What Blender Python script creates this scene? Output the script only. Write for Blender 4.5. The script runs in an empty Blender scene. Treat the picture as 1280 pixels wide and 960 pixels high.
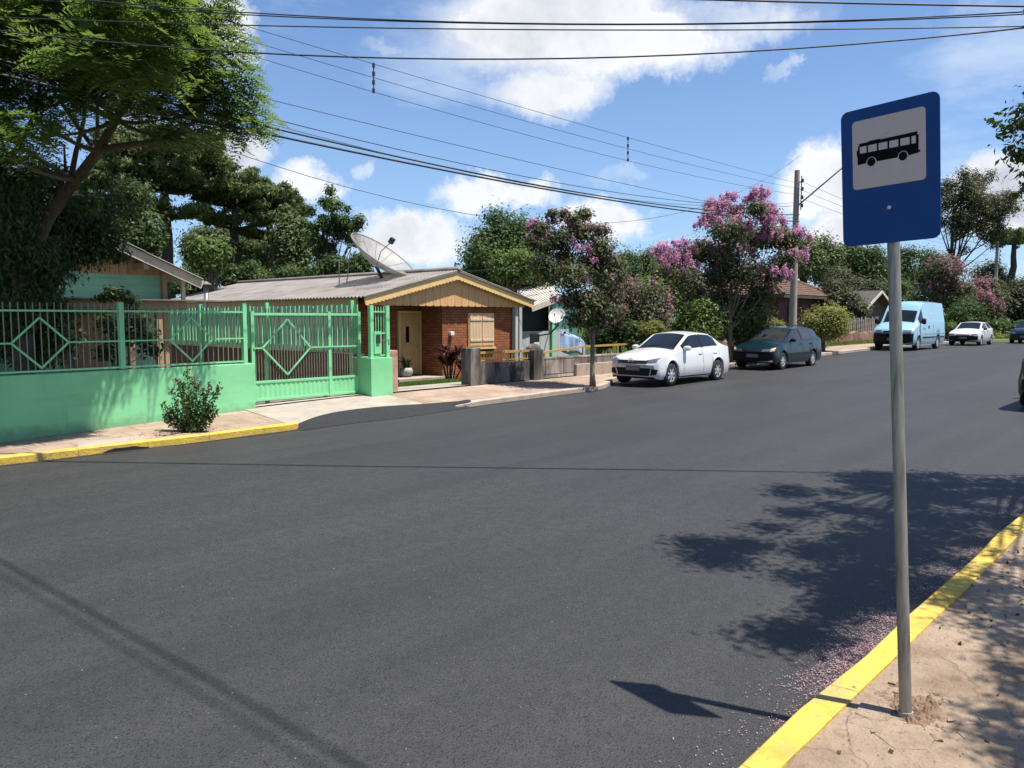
import bpy, math, random
import numpy as np
from mathutils import Matrix, Vector
from mathutils.bvhtree import BVHTree
R = math.radians
rng = np.random.default_rng(7)
random.seed(7)
scene = bpy.context.scene
COL = scene.collection

# ------------------------------------------------------------------ camera (photo is 1280 wide, focal 980 px)
F = 980.0; YH = 398.0; ZC = 2.0; YAW = R(43)
PITCH = math.atan((480 - YH) / F)
fh = np.array([math.cos(YAW), math.sin(YAW), 0.0]); rt = np.array([math.sin(YAW), -math.cos(YAW), 0.0])
fw = math.cos(PITCH) * fh - math.sin(PITCH) * np.array([0, 0, 1.0])
up = math.cos(PITCH) * np.array([0, 0, 1.0]) + math.sin(PITCH) * fh
CAM = np.array([0, 0, ZC])
def ray(x, y): return fw + (x - 640) / F * rt - (y - 480) / F * up
def D(x, y, d): return CAM + ray(x, y) * d                       # survey point at a depth
def AY(x, y, Y): r = ray(x, y); return CAM + r * (Y / r[1])      # on the vertical plane Y
def VP(x, y, P, Q):                                              # on the vertical plane through P and Q
    r = ray(x, y); n = np.array([-(Q[1] - P[1]), Q[0] - P[0], 0.0])
    return CAM + r * (n @ (np.array([P[0], P[1], ZC]) - CAM)) / (n @ r)
def depth(p): return (np.array(p) - CAM) @ fw
cam = bpy.data.cameras.new('camera'); camo = bpy.data.objects.new('camera', cam); COL.objects.link(camo)
cam.sensor_width = 36; cam.lens = 36 * F / 1280; cam.clip_end = 3000; cam.clip_start = 0.05
camo.location = CAM; camo.rotation_euler = (math.pi / 2 - PITCH, 0, YAW - math.pi / 2)
scene.camera = camo

# ------------------------------------------------------------------ terrain heights
def ss(a, b, x):
    t = min(1, max(0, (x - a) / (b - a))); return t * t * (3 - 2 * t)
def zr(X): return 0.012 * min(max(X - 6, 0), 36)
def yk(X): return 12.2 + 1.35 * ss(16.2, 19.5, X)                # face of the far kerb
YN = 1.45                                                        # near kerb, road side
def ywall(X): return 13.85 + 0.4 * ss(3.0, 8.0, X) + 1.2 * ss(21, 25, X)
def zwall(X): return float(np.interp(X, [-10, 3.3, 7.7, 10, 20, 26, 42], [0.1, 0.1, 0.22, 0.28, 0.32, 0.42, 0.6]))
def zside(X, Y):
    k = yk(X); t = min(1, max(0, (Y - k) / (ywall(X) - k))); return (zr(X) + 0.13) * (1 - t) + zwall(X) * t
def zyard(X, Y):
    w = ywall(X); base = zwall(X)
    low = float(np.interp(X, [-40, 8, 12, 22, 30, 60], [0.1, 0.15, -0.05, -0.05, 0.5, 0.8]))
    t = min(1, max(0, (Y - w) / 5.5)); z = base * (1 - t) + low * t
    return z
def hill(X, Y):
    az = math.degrees(math.atan2(Y, max(X, .1)))
    h = 5.0 * ss(45, 120, math.hypot(X, Y)) * (0.55 + 0.45 * math.sin(az * .16 + 1.0)) * ss(6, 16, Y)
    return h
def zg(X, Y):
    if Y <= YN - 0.2: z = 0.02 + zr(X)
    elif Y < ywall(X): z = zr(X) - 0.25
    else: z = zyard(X, Y)
    return z + hill(X, Y)
def G(x, y, dz=0.0, fn=None):                                    # survey point on the road (or other ground)
    r = ray(x, y); z = 0.0
    for _ in range(30):
        p = CAM + r * ((z - ZC) / r[2]); z = (zr(p[0]) if fn is None else fn(p[0], p[1])) + dz
    return p

# ------------------------------------------------------------------ scene graph helpers
XF = {}
def tag(o, label=None, cat=None, group=None, kind=None):
    if label: o['label'] = label
    if cat: o['category'] = cat
    if group: o['group'] = group
    if kind: o['kind'] = kind
    return o
def thing(name, label, cat, loc=(0, 0, 0), rz=0.0, group=None):
    o = bpy.data.objects.new(name, None); COL.objects.link(o); o.empty_display_size = .2
    o.location = loc; o.rotation_euler = (0, 0, rz)
    XF[o.name] = Matrix.Translation(Vector(loc)) @ Matrix.Rotation(rz, 4, 'Z')
    return tag(o, label, cat, group)
def children(o): return [c for c in COL.objects if c.parent == o]
def dup(o, parent=None, loc=None, rz=None, label=None, scale=None):
    c = o.copy(); COL.objects.link(c)
    if parent is not None: c.parent = parent
    if loc is not None: c.location = loc
    if rz is not None: c.rotation_euler = (0, 0, rz)
    if scale is not None: c.scale = scale
    if label: c['label'] = label
    for ch in list(o.children): dup(ch, c)
    return c
class MB:
    def __init__(s): s.v = []; s.f = []; s.t = []; s.smooth = False
    def add(s, vs, fs):
        b = len(s.v); s.v.extend([tuple(map(float, v)) for v in vs]); s.f.extend([tuple(i + b for i in f) for f in fs]); return s
    def box(s, c, d, rz=0.0, axes=None):
        c = np.array(c, float); d = np.array(d, float) / 2
        if axes is None: ax = [np.array([math.cos(rz), math.sin(rz), 0]), np.array([-math.sin(rz), math.cos(rz), 0]), np.array([0, 0, 1.0])]
        else: ax = [np.array(a, float) for a in axes]
        vs = [c + ax[0] * d[0] * i + ax[1] * d[1] * j + ax[2] * d[2] * k for i in (-1, 1) for j in (-1, 1) for k in (-1, 1)]
        return s.add(vs, [(0, 1, 3, 2), (4, 6, 7, 5), (0, 4, 5, 1), (2, 3, 7, 6), (0, 2, 6, 4), (1, 5, 7, 3)])
    def bar(s, a, b, w, h=None, upv=(0, 0, 1)):
        a = np.array(a, float); b = np.array(b, float); x = b - a; L = np.linalg.norm(x); x /= L
        u = np.array(upv, float); y = np.cross(u, x)
        if np.linalg.norm(y) < 1e-4: y = np.cross(np.array([1.0, 0, 0]), x)
        y /= np.linalg.norm(y); z = np.cross(x, y)
        return s.box((a + b) / 2, (L, w, h or w), axes=(x, y, z))
    def tube(s, pts, rad, seg=8, cap=True):
        pts = [np.array(p, float) for p in pts]; n = len(pts)
        if not hasattr(rad, '__len__'): rad = [rad] * n
        vs = []; ref = None
        for i, p in enumerate(pts):
            t = pts[min(i + 1, n - 1)] - pts[max(i - 1, 0)]; t = t / (np.linalg.norm(t) + 1e-9)
            if ref is None:
                ref = np.cross(t, [0, 0, 1.0]) if abs(t[2]) < .95 else np.cross(t, [1.0, 0, 0])
            ref = ref - t * (ref @ t); ref /= np.linalg.norm(ref); b = np.cross(t, ref)
            for k in range(seg):
                a = 2 * math.pi * k / seg; vs.append(p + rad[i] * (math.cos(a) * ref + math.sin(a) * b))
        fs = [(i * seg + k, i * seg + (k + 1) % seg, (i + 1) * seg + (k + 1) % seg, (i + 1) * seg + k) for i in range(n - 1) for k in range(seg)]
        if cap: fs += [tuple(range(seg))[::-1], tuple((n - 1) * seg + k for k in range(seg))]
        return s.add(vs, fs)
    def prism(s, poly, origin, ux, uy, th):
        """polygon (2-D) in the plane ux,uy extruded by th along the normal (centred)"""
        o = np.array(origin, float); ux = np.array(ux, float); uy = np.array(uy, float); n = np.cross(ux, uy)
        m = len(poly); vs = [o + ux * p[0] + uy * p[1] - n * th / 2 for p in poly] + [o + ux * p[0] + uy * p[1] + n * th / 2 for p in poly]
        fs = [tuple(range(m))[::-1], tuple(range(m, 2 * m))] + [(i, (i + 1) % m, m + (i + 1) % m, m + i) for i in range(m)]
        return s.add(vs, fs)
    def lathe(s, prof, c=(0, 0, 0), axis='z', seg=24, M=None):
        vs = []; c = np.array(c, float)
        for r, h in prof:
            for k in range(seg):
                a = 2 * math.pi * k / seg; q = [r * math.cos(a), r * math.sin(a), h]
                if axis == 'y': q = [q[0], q[2], q[1]]
                if axis == 'x': q = [q[2], q[0], q[1]]
                q = np.array(q)
                if M is not None: q = M @ q
                vs.append(c + q)
        n = len(prof)
        return s.add(vs, [(i * seg + k, i * seg + (k + 1) % seg, (i + 1) * seg + (k + 1) % seg, (i + 1) * seg + k) for i in range(n - 1) for k in range(seg)])
    def sheet(s, xs, ys, fn):
        vs = [fn(x, y) for x in xs for y in ys]; m = len(ys)
        return s.add(vs, [(i * m + j, (i + 1) * m + j, (i + 1) * m + j + 1, i * m + j + 1) for i in range(len(xs) - 1) for j in range(m - 1)])
    def build(s, name, mat, parent=None, local=False, smooth=False, bevel=0.0, sharp=None):
        vs = s.v
        if parent is not None and not local:
            Mi = XF[parent.name].inverted(); vs = [tuple(Mi @ Vector(v)) for v in vs]
        me = bpy.data.meshes.new(name); me.from_pydata(vs, [], s.f); me.update()
        if s.t:
            at = me.attributes.new('tint', 'FLOAT', 'POINT'); at.data.foreach_set('value', np.array(s.t, np.float32))
        if smooth:
            me.polygons.foreach_set('use_smooth', [True] * len(me.polygons))
            if sharp: me.set_sharp_from_angle(angle=R(sharp))
        o = bpy.data.objects.new(name, me); COL.objects.link(o); me.materials.append(mat)
        if bevel:
            b = o.modifiers.new('edge', 'BEVEL'); b.width = bevel; b.segments = 2; b.limit_method = 'ANGLE'; b.angle_limit = R(40)
        if parent is not None: o.parent = parent; XF[o.name] = XF[parent.name]
        return o

# ------------------------------------------------------------------ materials
def nd(nt, t, **k):
    n = nt.nodes.new(t)
    for a, b in k.items(): setattr(n, a, b)
    return n
def newmat(name):
    m = bpy.data.materials.new(name); m.use_nodes = True; nt = m.node_tree
    return m, nt, nt.nodes['Principled BSDF']
def ramp(nt, fac, stops):
    r = nd(nt, 'ShaderNodeValToRGB'); e = r.color_ramp.elements
    while len(e) < len(stops): e.new(.5)
    for i, (p, c) in enumerate(stops):
        e[i].position = p; e[i].color = (*c, 1) if len(c) == 3 else c
    nt.links.new(fac, r.inputs[0]); return r.outputs[0]
def noise(nt, vec, scale, detail=4, rough=.55, dim='3D'):
    n = nd(nt, 'ShaderNodeTexNoise'); n.inputs['Scale'].default_value = scale; n.inputs['Detail'].default_value = detail
    n.inputs['Roughness'].default_value = rough; nt.links.new(vec, n.inputs['Vector']); return n.outputs['Fac']
def mixc(nt, fac, a, b, mode='MIX'):
    m = nd(nt, 'ShaderNodeMix', data_type='RGBA', blend_type=mode)
    for s, v in ((0, fac), (6, a), (7, b)):
        if hasattr(v, 'is_linked'): nt.links.new(v, m.inputs[s])
        elif s == 0: m.inputs[0].default_value = v
        else: m.inputs[s].default_value = (*v, 1)
    return m.outputs[2]
def mth(nt, op, a, b=None, c=None, clamp=False):
    m = nd(nt, 'ShaderNodeMath', operation=op, use_clamp=clamp)
    for i, v in enumerate((a, b, c)):
        if v is None: continue
        if hasattr(v, 'is_linked'): nt.links.new(v, m.inputs[i])
        else: m.inputs[i].default_value = v
    return m.outputs[0]
def gpos(nt, scale=None):
    g = nd(nt, 'ShaderNodeNewGeometry').outputs['Position']
    if scale is not None:
        mp = nd(nt, 'ShaderNodeMapping'); mp.inputs['Scale'].default_value = scale; nt.links.new(g, mp.inputs['Vector']); return mp.outputs[0]
    return g
def bump(nt, bs, h, strength=.3, dist=.01):
    b = nd(nt, 'ShaderNodeBump'); b.inputs['Strength'].default_value = strength; b.inputs['Distance'].default_value = dist
    nt.links.new(h, b.inputs['Height']); nt.links.new(b.outputs[0], bs.inputs['Normal'])
def mat(name, col, rough=.6, var=.25, scale=3.0, metal=0.0, bmp=0.0, bscale=40, spec=.5, dirt=None, dirt_amt=0.0, stretch=None, coat=0.0):
    m, nt, bs = newmat(name)
    p = gpos(nt, stretch)
    n1 = noise(nt, p, scale, 6, .6)
    dark = tuple(c * (1 - var) for c in col); lite = tuple(min(1, c * (1 + var * .6)) for c in col)
    c = ramp(nt, n1, [(.3, dark), (.5, col), (.72, lite)])
    if dirt:
        n2 = noise(nt, gpos(nt, stretch), scale * .45, 8, .68)
        f = ramp(nt, n2, [(.62 - dirt_amt * .35, (0, 0, 0)), (.75 - dirt_amt * .2, (1, 1, 1))])
        c = mixc(nt, f, c, dirt)
    nt.links.new(c, bs.inputs['Base Color'])
    bs.inputs['Roughness'].default_value = rough; bs.inputs['Metallic'].default_value = metal
    bs.inputs['Specular IOR Level'].default_value = spec; bs.inputs['Coat Weight'].default_value = coat
    if bmp: bump(nt, bs, noise(nt, gpos(nt), bscale, 5, .6), bmp, .02)
    return m
def leafmat(name, dark, lite, transl=.35, rough=.5, mode='leaf'):
    m, nt, bs = newmat(name)
    a = nd(nt, 'ShaderNodeAttribute', attribute_name='tint')
    mid = tuple((x + y) / 2 for x, y in zip(dark, lite))
    c = ramp(nt, a.outputs['Fac'], [(0, dark), (.5, mid), (1, lite)])
    nt.links.new(c, bs.inputs['Base Color']); bs.inputs['Roughness'].default_value = rough; bs.inputs['Specular IOR Level'].default_value = .2
    tr = nd(nt, 'ShaderNodeBsdfTranslucent'); nt.links.new(mixc(nt, .5, c, tuple(min(1, x * 1.5) for x in lite)), tr.inputs[0])
    mx = nd(nt, 'ShaderNodeMixShader'); mx.inputs[0].default_value = transl
    nt.links.new(bs.outputs[0], mx.inputs[1]); nt.links.new(tr.outputs[0], mx.inputs[2])
    nt.links.new(mx.outputs[0], nt.nodes['Material Output'].inputs[0]); return m
def glassmat(name, col=(.02, .025, .03), rough=.04):
    m, nt, bs = newmat(name)
    n = noise(nt, gpos(nt), 2.5, 3)
    nt.links.new(ramp(nt, n, [(.3, tuple(c * .6 for c in col)), (.7, col)]), bs.inputs['Base Color'])
    bs.inputs['Roughness'].default_value = rough; bs.inputs['Specular IOR Level'].default_value = .5; return m

M = {}
# asphalt
m, nt, bs = newmat('asphalt'); p = gpos(nt)
big = noise(nt, p, .35, 5, .6); str_ = noise(nt, gpos(nt, (.05, .9, 1)), 1.4, 4, .55); fine = noise(nt, p, 220, 3, .7); med = noise(nt, p, 9, 6, .65)
base = ramp(nt, big, [(.3, (.027, .026, .0255)), (.7, (.037, .0358, .035))])
base = mixc(nt, ramp(nt, str_, [(.42, (0, 0, 0)), (.62, (.38, .38, .38))]), base, (.055, .053, .051))
base = mixc(nt, ramp(nt, med, [(.35, (.45, .45, .45)), (.6, (0, 0, 0))]), base, (.019, .0185, .019))
vo = nd(nt, 'ShaderNodeTexVoronoi'); vo.inputs['Scale'].default_value = 110; nt.links.new(p, vo.inputs['Vector'])
sp = nd(nt, 'ShaderNodeSeparateColor'); nt.links.new(vo.outputs['Color'], sp.inputs[0])
base = mixc(nt, ramp(nt, sp.outputs[0], [(.93, (0, 0, 0)), (.98, (.3, .3, .3))]), base, (.09, .088, .083))
base = mixc(nt, ramp(nt, sp.outputs[1], [(.72, (0, 0, 0)), (.9, (.7, .7, .7))]), base, (.009, .009, .0095))
nt.links.new(base, bs.inputs['Base Color']); bs.inputs['Roughness'].default_value = .6; bs.inputs['Specular IOR Level'].default_value = .4
bump(nt, bs, mth(nt, 'ADD', mth(nt, 'MULTIPLY', fine, .5), vo.outputs['Distance']), .5, .008); M['asphalt'] = m
M['fresh_asphalt'] = mat('fresh asphalt', (.017, .017, .018), .85, .4, 14, bmp=.8, bscale=90)
# sidewalks
m, nt, bs = newmat('far sidewalk'); p = gpos(nt)
c = ramp(nt, noise(nt, p, 1.1, 8, .65), [(.3, (.22, .15, .105)), (.5, (.33, .24, .175)), (.72, (.40, .31, .24))])
br = nd(nt, 'ShaderNodeTexBrick'); br.inputs['Scale'].default_value = 1.0; br.offset = .5
br.inputs['Mortar Size'].default_value = .012; br.inputs['Brick Width'].default_value = .62; br.inputs['Row Height'].default_value = .48
br.inputs['Color1'].default_value = (1, 1, 1, 1); br.inputs['Color2'].default_value = (.82, .8, .78, 1); br.inputs['Mortar'].default_value = (.35, .3, .27, 1)
nt.links.new(p, br.inputs['Vector']); c = mixc(nt, .75, c, br.outputs['Color'], 'MULTIPLY')
c = mixc(nt, ramp(nt, noise(nt, p, 14, 5, .7), [(.62, (0, 0, 0)), (.75, (.7, .7, .7))]), c, (.14, .1, .075))
nt.links.new(c, bs.inputs['Base Color']); bs.inputs['Roughness'].default_value = .9; bump(nt, bs, noise(nt, p, 30, 6, .7), .5, .02); M['far_walk'] = m
m, nt, bs = newmat('near sidewalk'); p = gpos(nt)
c = ramp(nt, noise(nt, p, 1.6, 9, .7), [(.3, (.20, .135, .088)), (.48, (.325, .235, .16)), (.7, (.42, .315, .225))])
c = mixc(nt, ramp(nt, noise(nt, p, 22, 6, .7), [(.56, (0, 0, 0)), (.72, (.9, .9, .9))]), c, (.13, .088, .06))
w = nd(nt, 'ShaderNodeTexVoronoi', feature='DISTANCE_TO_EDGE'); w.inputs['Scale'].default_value = 1.7
nz = nd(nt, 'ShaderNodeTexNoise'); nz.inputs['Scale'].default_value = 5; nt.links.new(p, nz.inputs['Vector'])
vm = nd(nt, 'ShaderNodeVectorMath', operation='MULTIPLY_ADD'); vm.inputs[1].default_value = (.25, .25, .25); nt.links.new(nz.outputs['Color'], vm.inputs[0]); nt.links.new(p, vm.inputs[2]); nt.links.new(vm.outputs[0], w.inputs['Vector'])
crack = ramp(nt, w.outputs['Distance'], [(.004, (1, 1, 1)), (.018, (0, 0, 0))])
c = mixc(nt, mth(nt, 'MULTIPLY', crack, .25), c, (.12, .085, .06))
nt.links.new(c, bs.inputs['Base Color']); bs.inputs['Roughness'].default_value = .92
bump(nt, bs, mth(nt, 'SUBTRACT', noise(nt, p, 18, 8, .72), mth(nt, 'MULTIPLY', crack, .18)), 1.0, .03); M['near_walk'] = m
M['slab'] = mat('grey slab', (.26, .245, .225), .9, .22, 3, bmp=.4, bscale=50, dirt=(.19, .17, .145), dirt_amt=.25)
M['concrete'] = mat('pale concrete', (.33, .285, .235), .9, .2, 2, bmp=.3, bscale=30, dirt=(.25, .2, .16), dirt_amt=.15)
M['yellow_kerb'] = mat('yellow kerb paint', (.56, .375, .055), .8, .25, 5, bmp=.6, bscale=28, dirt=(.36, .27, .11), dirt_amt=.3)
nt = M['yellow_kerb'].node_tree; bs = nt.nodes['Principled BSDF']; c0 = bs.inputs['Base Color'].links[0].from_socket
sx = nd(nt, 'ShaderNodeSeparateXYZ'); nt.links.new(gpos(nt), sx.inputs[0]); fx = mth(nt, 'FRACT', mth(nt, 'ADD', mth(nt, 'MULTIPLY', sx.outputs[0], 1.02), mth(nt, 'MULTIPLY', noise(nt, gpos(nt), 14, 2), .03)))
jn = ramp(nt, fx, [(.0, (1, 1, 1)), (.016, (0, 0, 0))]); c0 = mixc(nt, mth(nt, 'MULTIPLY', jn, .85), c0, (.09, .06, .03))
ch = ramp(nt, noise(nt, gpos(nt), 17, 8, .75), [(.58, (0, 0, 0)), (.64, (1, 1, 1))]); c0 = mixc(nt, mth(nt, 'MULTIPLY', ch, .7), c0, (.25, .2, .14))
nt.links.new(c0, bs.inputs['Base Color'])
M['stone_kerb'] = mat('stone kerb', (.36, .29, .23), .9, .25, 4, bmp=.4)
m, nt, bs = newmat('yard ground'); p = gpos(nt)
c = ramp(nt, noise(nt, p, .6, 8, .7), [(.35, (.035, .06, .018)), (.52, (.075, .1, .03)), (.68, (.17, .13, .075))])
nt.links.new(c, bs.inputs['Base Color']); bs.inputs['Roughness'].default_value = .95; bump(nt, bs, noise(nt, p, 20, 6, .7), 1, .05); M['ground'] = m
M['gutter_dirt'] = mat('gutter dirt', (.026, .022, .019), .95, .5, 12, bmp=.8, bscale=60)
# mint paint on masonry
m, nt, bs = newmat('mint wall paint'); p = gpos(nt)
c = ramp(nt, noise(nt, p, .9, 7, .6), [(.3, (.165, .50, .235)), (.55, (.215, .585, .285)), (.75, (.24, .62, .315))])
st = noise(nt, gpos(nt, (.25, .25, 2.2)), 1.5, 7, .65)
c = mixc(nt, ramp(nt, st, [(.52, (0, 0, 0)), (.72, (.4, .4, .4))]), c, (.07, .30, .15))
s2 = noise(nt, gpos(nt, (7, 7, .5)), 1.3, 6, .6); c = mixc(nt, ramp(nt, s2, [(.56, (0, 0, 0)), (.74, (.4, .4, .4))]), c, (.10, .33, .17))
sx = nd(nt, 'ShaderNodeSeparateXYZ'); nt.links.new(gpos(nt), sx.inputs[0])
low = mth(nt, 'ADD', sx.outputs[2], mth(nt, 'MULTIPLY', noise(nt, p, 5, 5), -.35))
c = mixc(nt, ramp(nt, low, [(.0, (.55, .55, .55)), (.16, (0, 0, 0))]), c, (.11, .17, .1))
nt.links.new(c, bs.inputs['Base Color']); bs.inputs['Roughness'].default_value = .7; bump(nt, bs, noise(nt, p, 45, 4, .6), .25, .01); M['mint_wall'] = m
M['mint_metal'] = mat('mint metal paint', (.22, .60, .29), .42, .12, 4)
M['shaded_mint'] = mat('shaded mint bars', (.14, .42, .24), .5, .2, 5)  # darker copy of the mint metal, shade put into its colour; unused
M['mint_slat'] = mat('mint timber slats', (.27, .62, .36), .65, .25, 3, stretch=(3, 3, .4))
M['bar_brown'] = mat('brown grey bars', (.19, .19, .14), .5, .25, 6)
M['clapboard'] = mat('mint clapboard', (.22, .48, .35), .65, .2, 2, stretch=(.5, .5, 4))
M['timber'] = mat('raw timber', (.36, .235, .14), .8, .3, 5, stretch=(2, 2, .4), bmp=.2)
M['cream_timber'] = mat('orange cream timber', (.62, .36, .16), .6, .16, 4, stretch=(2, 2, .5))
M['pale_shutter'] = mat('pale tan shutter paint', (.60, .43, .27), .65, .14, 3, stretch=(2, 2, .5))
M['cream_trim'] = mat('cream trim', (.72, .48, .20), .55, .1, 4)
M['fascia'] = mat('weathered white fascia', (.5, .44, .36), .7, .25, 6)
M['pink_plaster'] = mat('pink plaster', (.42, .245, .185), .85, .2, 4, bmp=.3)
m, nt, bs = newmat('facade brick')
tc = nd(nt, 'ShaderNodeSeparateXYZ'); nt.links.new(gpos(nt), tc.inputs[0]); cb = nd(nt, 'ShaderNodeCombineXYZ')
nt.links.new(mth(nt, 'ADD', tc.outputs[0], tc.outputs[1]), cb.inputs[0]); nt.links.new(tc.outputs[2], cb.inputs[1])
br = nd(nt, 'ShaderNodeTexBrick'); br.inputs['Scale'].default_value = 1; br.inputs['Brick Width'].default_value = .25; br.inputs['Row Height'].default_value = .085; br.inputs['Mortar Size'].default_value = .009
br.inputs['Color1'].default_value = (.40, .125, .04, 1); br.inputs['Color2'].default_value = (.27, .075, .028, 1); br.inputs['Mortar'].default_value = (.09, .05, .035, 1)
nt.links.new(cb.outputs[0], br.inputs['Vector']); c = mixc(nt, .6, br.outputs['Color'], ramp(nt, noise(nt, gpos(nt), 2.5, 6), [(.3, (.55, .5, .5)), (.7, (1, 1, 1))]), 'MULTIPLY')
nt.links.new(c, bs.inputs['Base Color']); bs.inputs['Roughness'].default_value = .85; bump(nt, bs, br.outputs['Fac'], -.6, .012); M['brick'] = m
M['dark_brick'] = mat('dark low wall', (.10, .055, .04), .9, .35, 6, bmp=.5)
M['fibre_cement'] = mat('grey fibre cement', (.215, .19, .172), .95, .3, 1.2, bmp=.3, dirt=(.11, .10, .09), dirt_amt=.25, stretch=(1, 1, 1))
M['pale_roof'] = mat('pale sheet roof', (.52, .475, .42), .8, .2, 2, dirt=(.24, .21, .18), dirt_amt=.2)
m, nt, bs = newmat('stained concrete wall')
st = noise(nt, gpos(nt, (1.6, 1.6, .38)), 2.3, 8, .66); c = ramp(nt, st, [(.36, (.025, .022, .02)), (.5, (.085, .075, .068)), (.66, (.22, .195, .17))])
nt.links.new(c, bs.inputs['Base Color']); bs.inputs['Roughness'].default_value = .93; bump(nt, bs, noise(nt, gpos(nt), 25, 6, .7), .5, .02); M['stained'] = m
m, nt, bs = newmat('patchy block wall')
br = nd(nt, 'ShaderNodeTexBrick'); br.inputs['Scale'].default_value = 1; br.inputs['Brick Width'].default_value = .8; br.inputs['Row Height'].default_value = .42; br.offset = .35; br.inputs['Mortar Size'].default_value = .014
br.inputs['Color1'].default_value = (.40, .35, .31, 1); br.inputs['Color2'].default_value = (.13, .105, .09, 1); br.inputs['Mortar'].default_value = (.07, .055, .05, 1)
tc = nd(nt, 'ShaderNodeSeparateXYZ'); nt.links.new(gpos(nt), tc.inputs[0]); cb = nd(nt, 'ShaderNodeCombineXYZ'); nt.links.new(tc.outputs[0], cb.inputs[0]); nt.links.new(tc.outputs[2], cb.inputs[1]); nt.links.new(cb.outputs[0], br.inputs['Vector'])
c = mixc(nt, .85, br.outputs['Color'], ramp(nt, st_ := noise(nt, gpos(nt, (1, 1, .5)), 2.5, 8, .66), [(.36, (.22, .2, .18)), (.58, (1, 1, 1))]), 'MULTIPLY')
nt.links.new(c, bs.inputs['Base Color']); bs.inputs['Roughness'].default_value = .93; M['patchy'] = m
M['yellow_rail'] = mat('ochre rail', (.40, .255, .07), .6, .25, 5)
M['blue_shed'] = mat('blue green boards', (.07, .20, .17), .7, .3, 2, stretch=(3, 3, .3))
M['white_board'] = mat('grey white boards', (.42, .44, .42), .7, .25, 2, stretch=(3, 3, .3))
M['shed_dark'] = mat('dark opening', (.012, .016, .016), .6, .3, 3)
M['tile'] = None
m, nt, bs = newmat('terracotta tiles')
c = ramp(nt, noise(nt, gpos(nt), 1.6, 8, .7), [(.3, (.07, .04, .028)), (.5, (.145, .072, .048)), (.7, (.21, .125, .09))])
c = mixc(nt, ramp(nt, noise(nt, gpos(nt), 9, 4, .7), [(.45, (0, 0, 0)), (.7, (.8, .8, .8))]), c, (.075, .05, .035))
nt.links.new(c, bs.inputs['Base Color']); bs.inputs['Roughness'].default_value = .9; M['tile'] = m
M['maroon'] = mat('maroon boards', (.10, .022, .018), .75, .3, 3, stretch=(3, 3, .4))
M['old_red'] = mat('red stone wall', (.24, .13, .09), .9, .4, 3.5, bmp=.6, dirt=(.09, .06, .045), dirt_amt=.3)
M['old_board'] = mat('weathered grey boards', (.20, .175, .145), .85, .3, 3, stretch=(3, 3, .4))
M['dark_wood'] = mat('dark weathered wood', (.06, .05, .042), .85, .35, 4)
M['trunk'] = mat('grey brown bark', (.10, .078, .058), .95, .4, 9, bmp=.8, bscale=25, stretch=(3, 3, .6))
M['pale_trunk'] = mat('pale peeling bark', (.22, .165, .12), .85, .4, 5, bmp=.4, stretch=(2, 2, .7), dirt=(.09, .065, .045), dirt_amt=.3)
M['dark_trunk'] = mat('dark pine bark', (.055, .042, .034), .95, .4, 9, bmp=.6)
M['pole_conc'] = mat('concrete pole', (.31, .27, .225), .9, .2, 3, bmp=.2, stretch=(2, 2, .5))
M['galv'] = mat('galvanised steel', (.25, .245, .22), .5, .55, 9, metal=.55, dirt=(.2, .17, .12), dirt_amt=.2, stretch=(4, 4, .35))
M['cable'] = mat('black cable', (.012, .012, .014), .6, .2, 5)
M['iron'] = mat('dark iron', (.03, .03, .032), .6, .3, 6)
M['ceramic'] = mat('brown insulator', (.06, .035, .03), .35, .2, 6)
M['sign_blue'] = mat('blue sign enamel', (.006, .05, .205), .45, .12, 5, spec=.2)
M['sign_white'] = mat('faded white panel', (.46, .41, .41), .5, .06, 5, dirt=(.44, .385, .375), dirt_amt=.12, stretch=(4, 4, .4))
M['sign_black'] = mat('pictogram black', (.004, .004, .007), .7, .15, 8, spec=.08)
M['bolt'] = mat('zinc bolt', (.5, .5, .5), .4, .1, 9, metal=.6)
M['dish_mesh'] = mat('dish aluminium', (.33, .30, .27), .6, .3, 3, metal=.2, dirt=(.24, .2, .15), dirt_amt=.25)
nt = M['dish_mesh'].node_tree; mx = nd(nt, 'ShaderNodeMixShader'); mx.inputs[0].default_value = .5; tr = nd(nt, 'ShaderNodeBsdfTransparent')
nt.links.new(nt.nodes['Principled BSDF'].outputs[0], mx.inputs[1]); nt.links.new(tr.outputs[0], mx.inputs[2]); nt.links.new(mx.outputs[0], nt.nodes['Material Output'].inputs[0])   # perforated sheet
M['white_enamel'] = mat('white enamel', (.72, .70, .65), .5, .1, 4)
M['cloth_blue'] = mat('pale blue cloth', (.30, .40, .62), .9, .2, 4)
M['lime'] = mat('lime plastic', (.17, .72, .05), .5, .15, 6)
M['clay_pot'] = mat('grey pot', (.3, .29, .27), .8, .2, 8)
M['earth'] = mat('red earth', (.20, .125, .08), .95, .4, 9, bmp=.9, bscale=30)
M['dark_hole'] = mat('drain mouth', (.01, .009, .008), .9, .2, 5)
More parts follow.
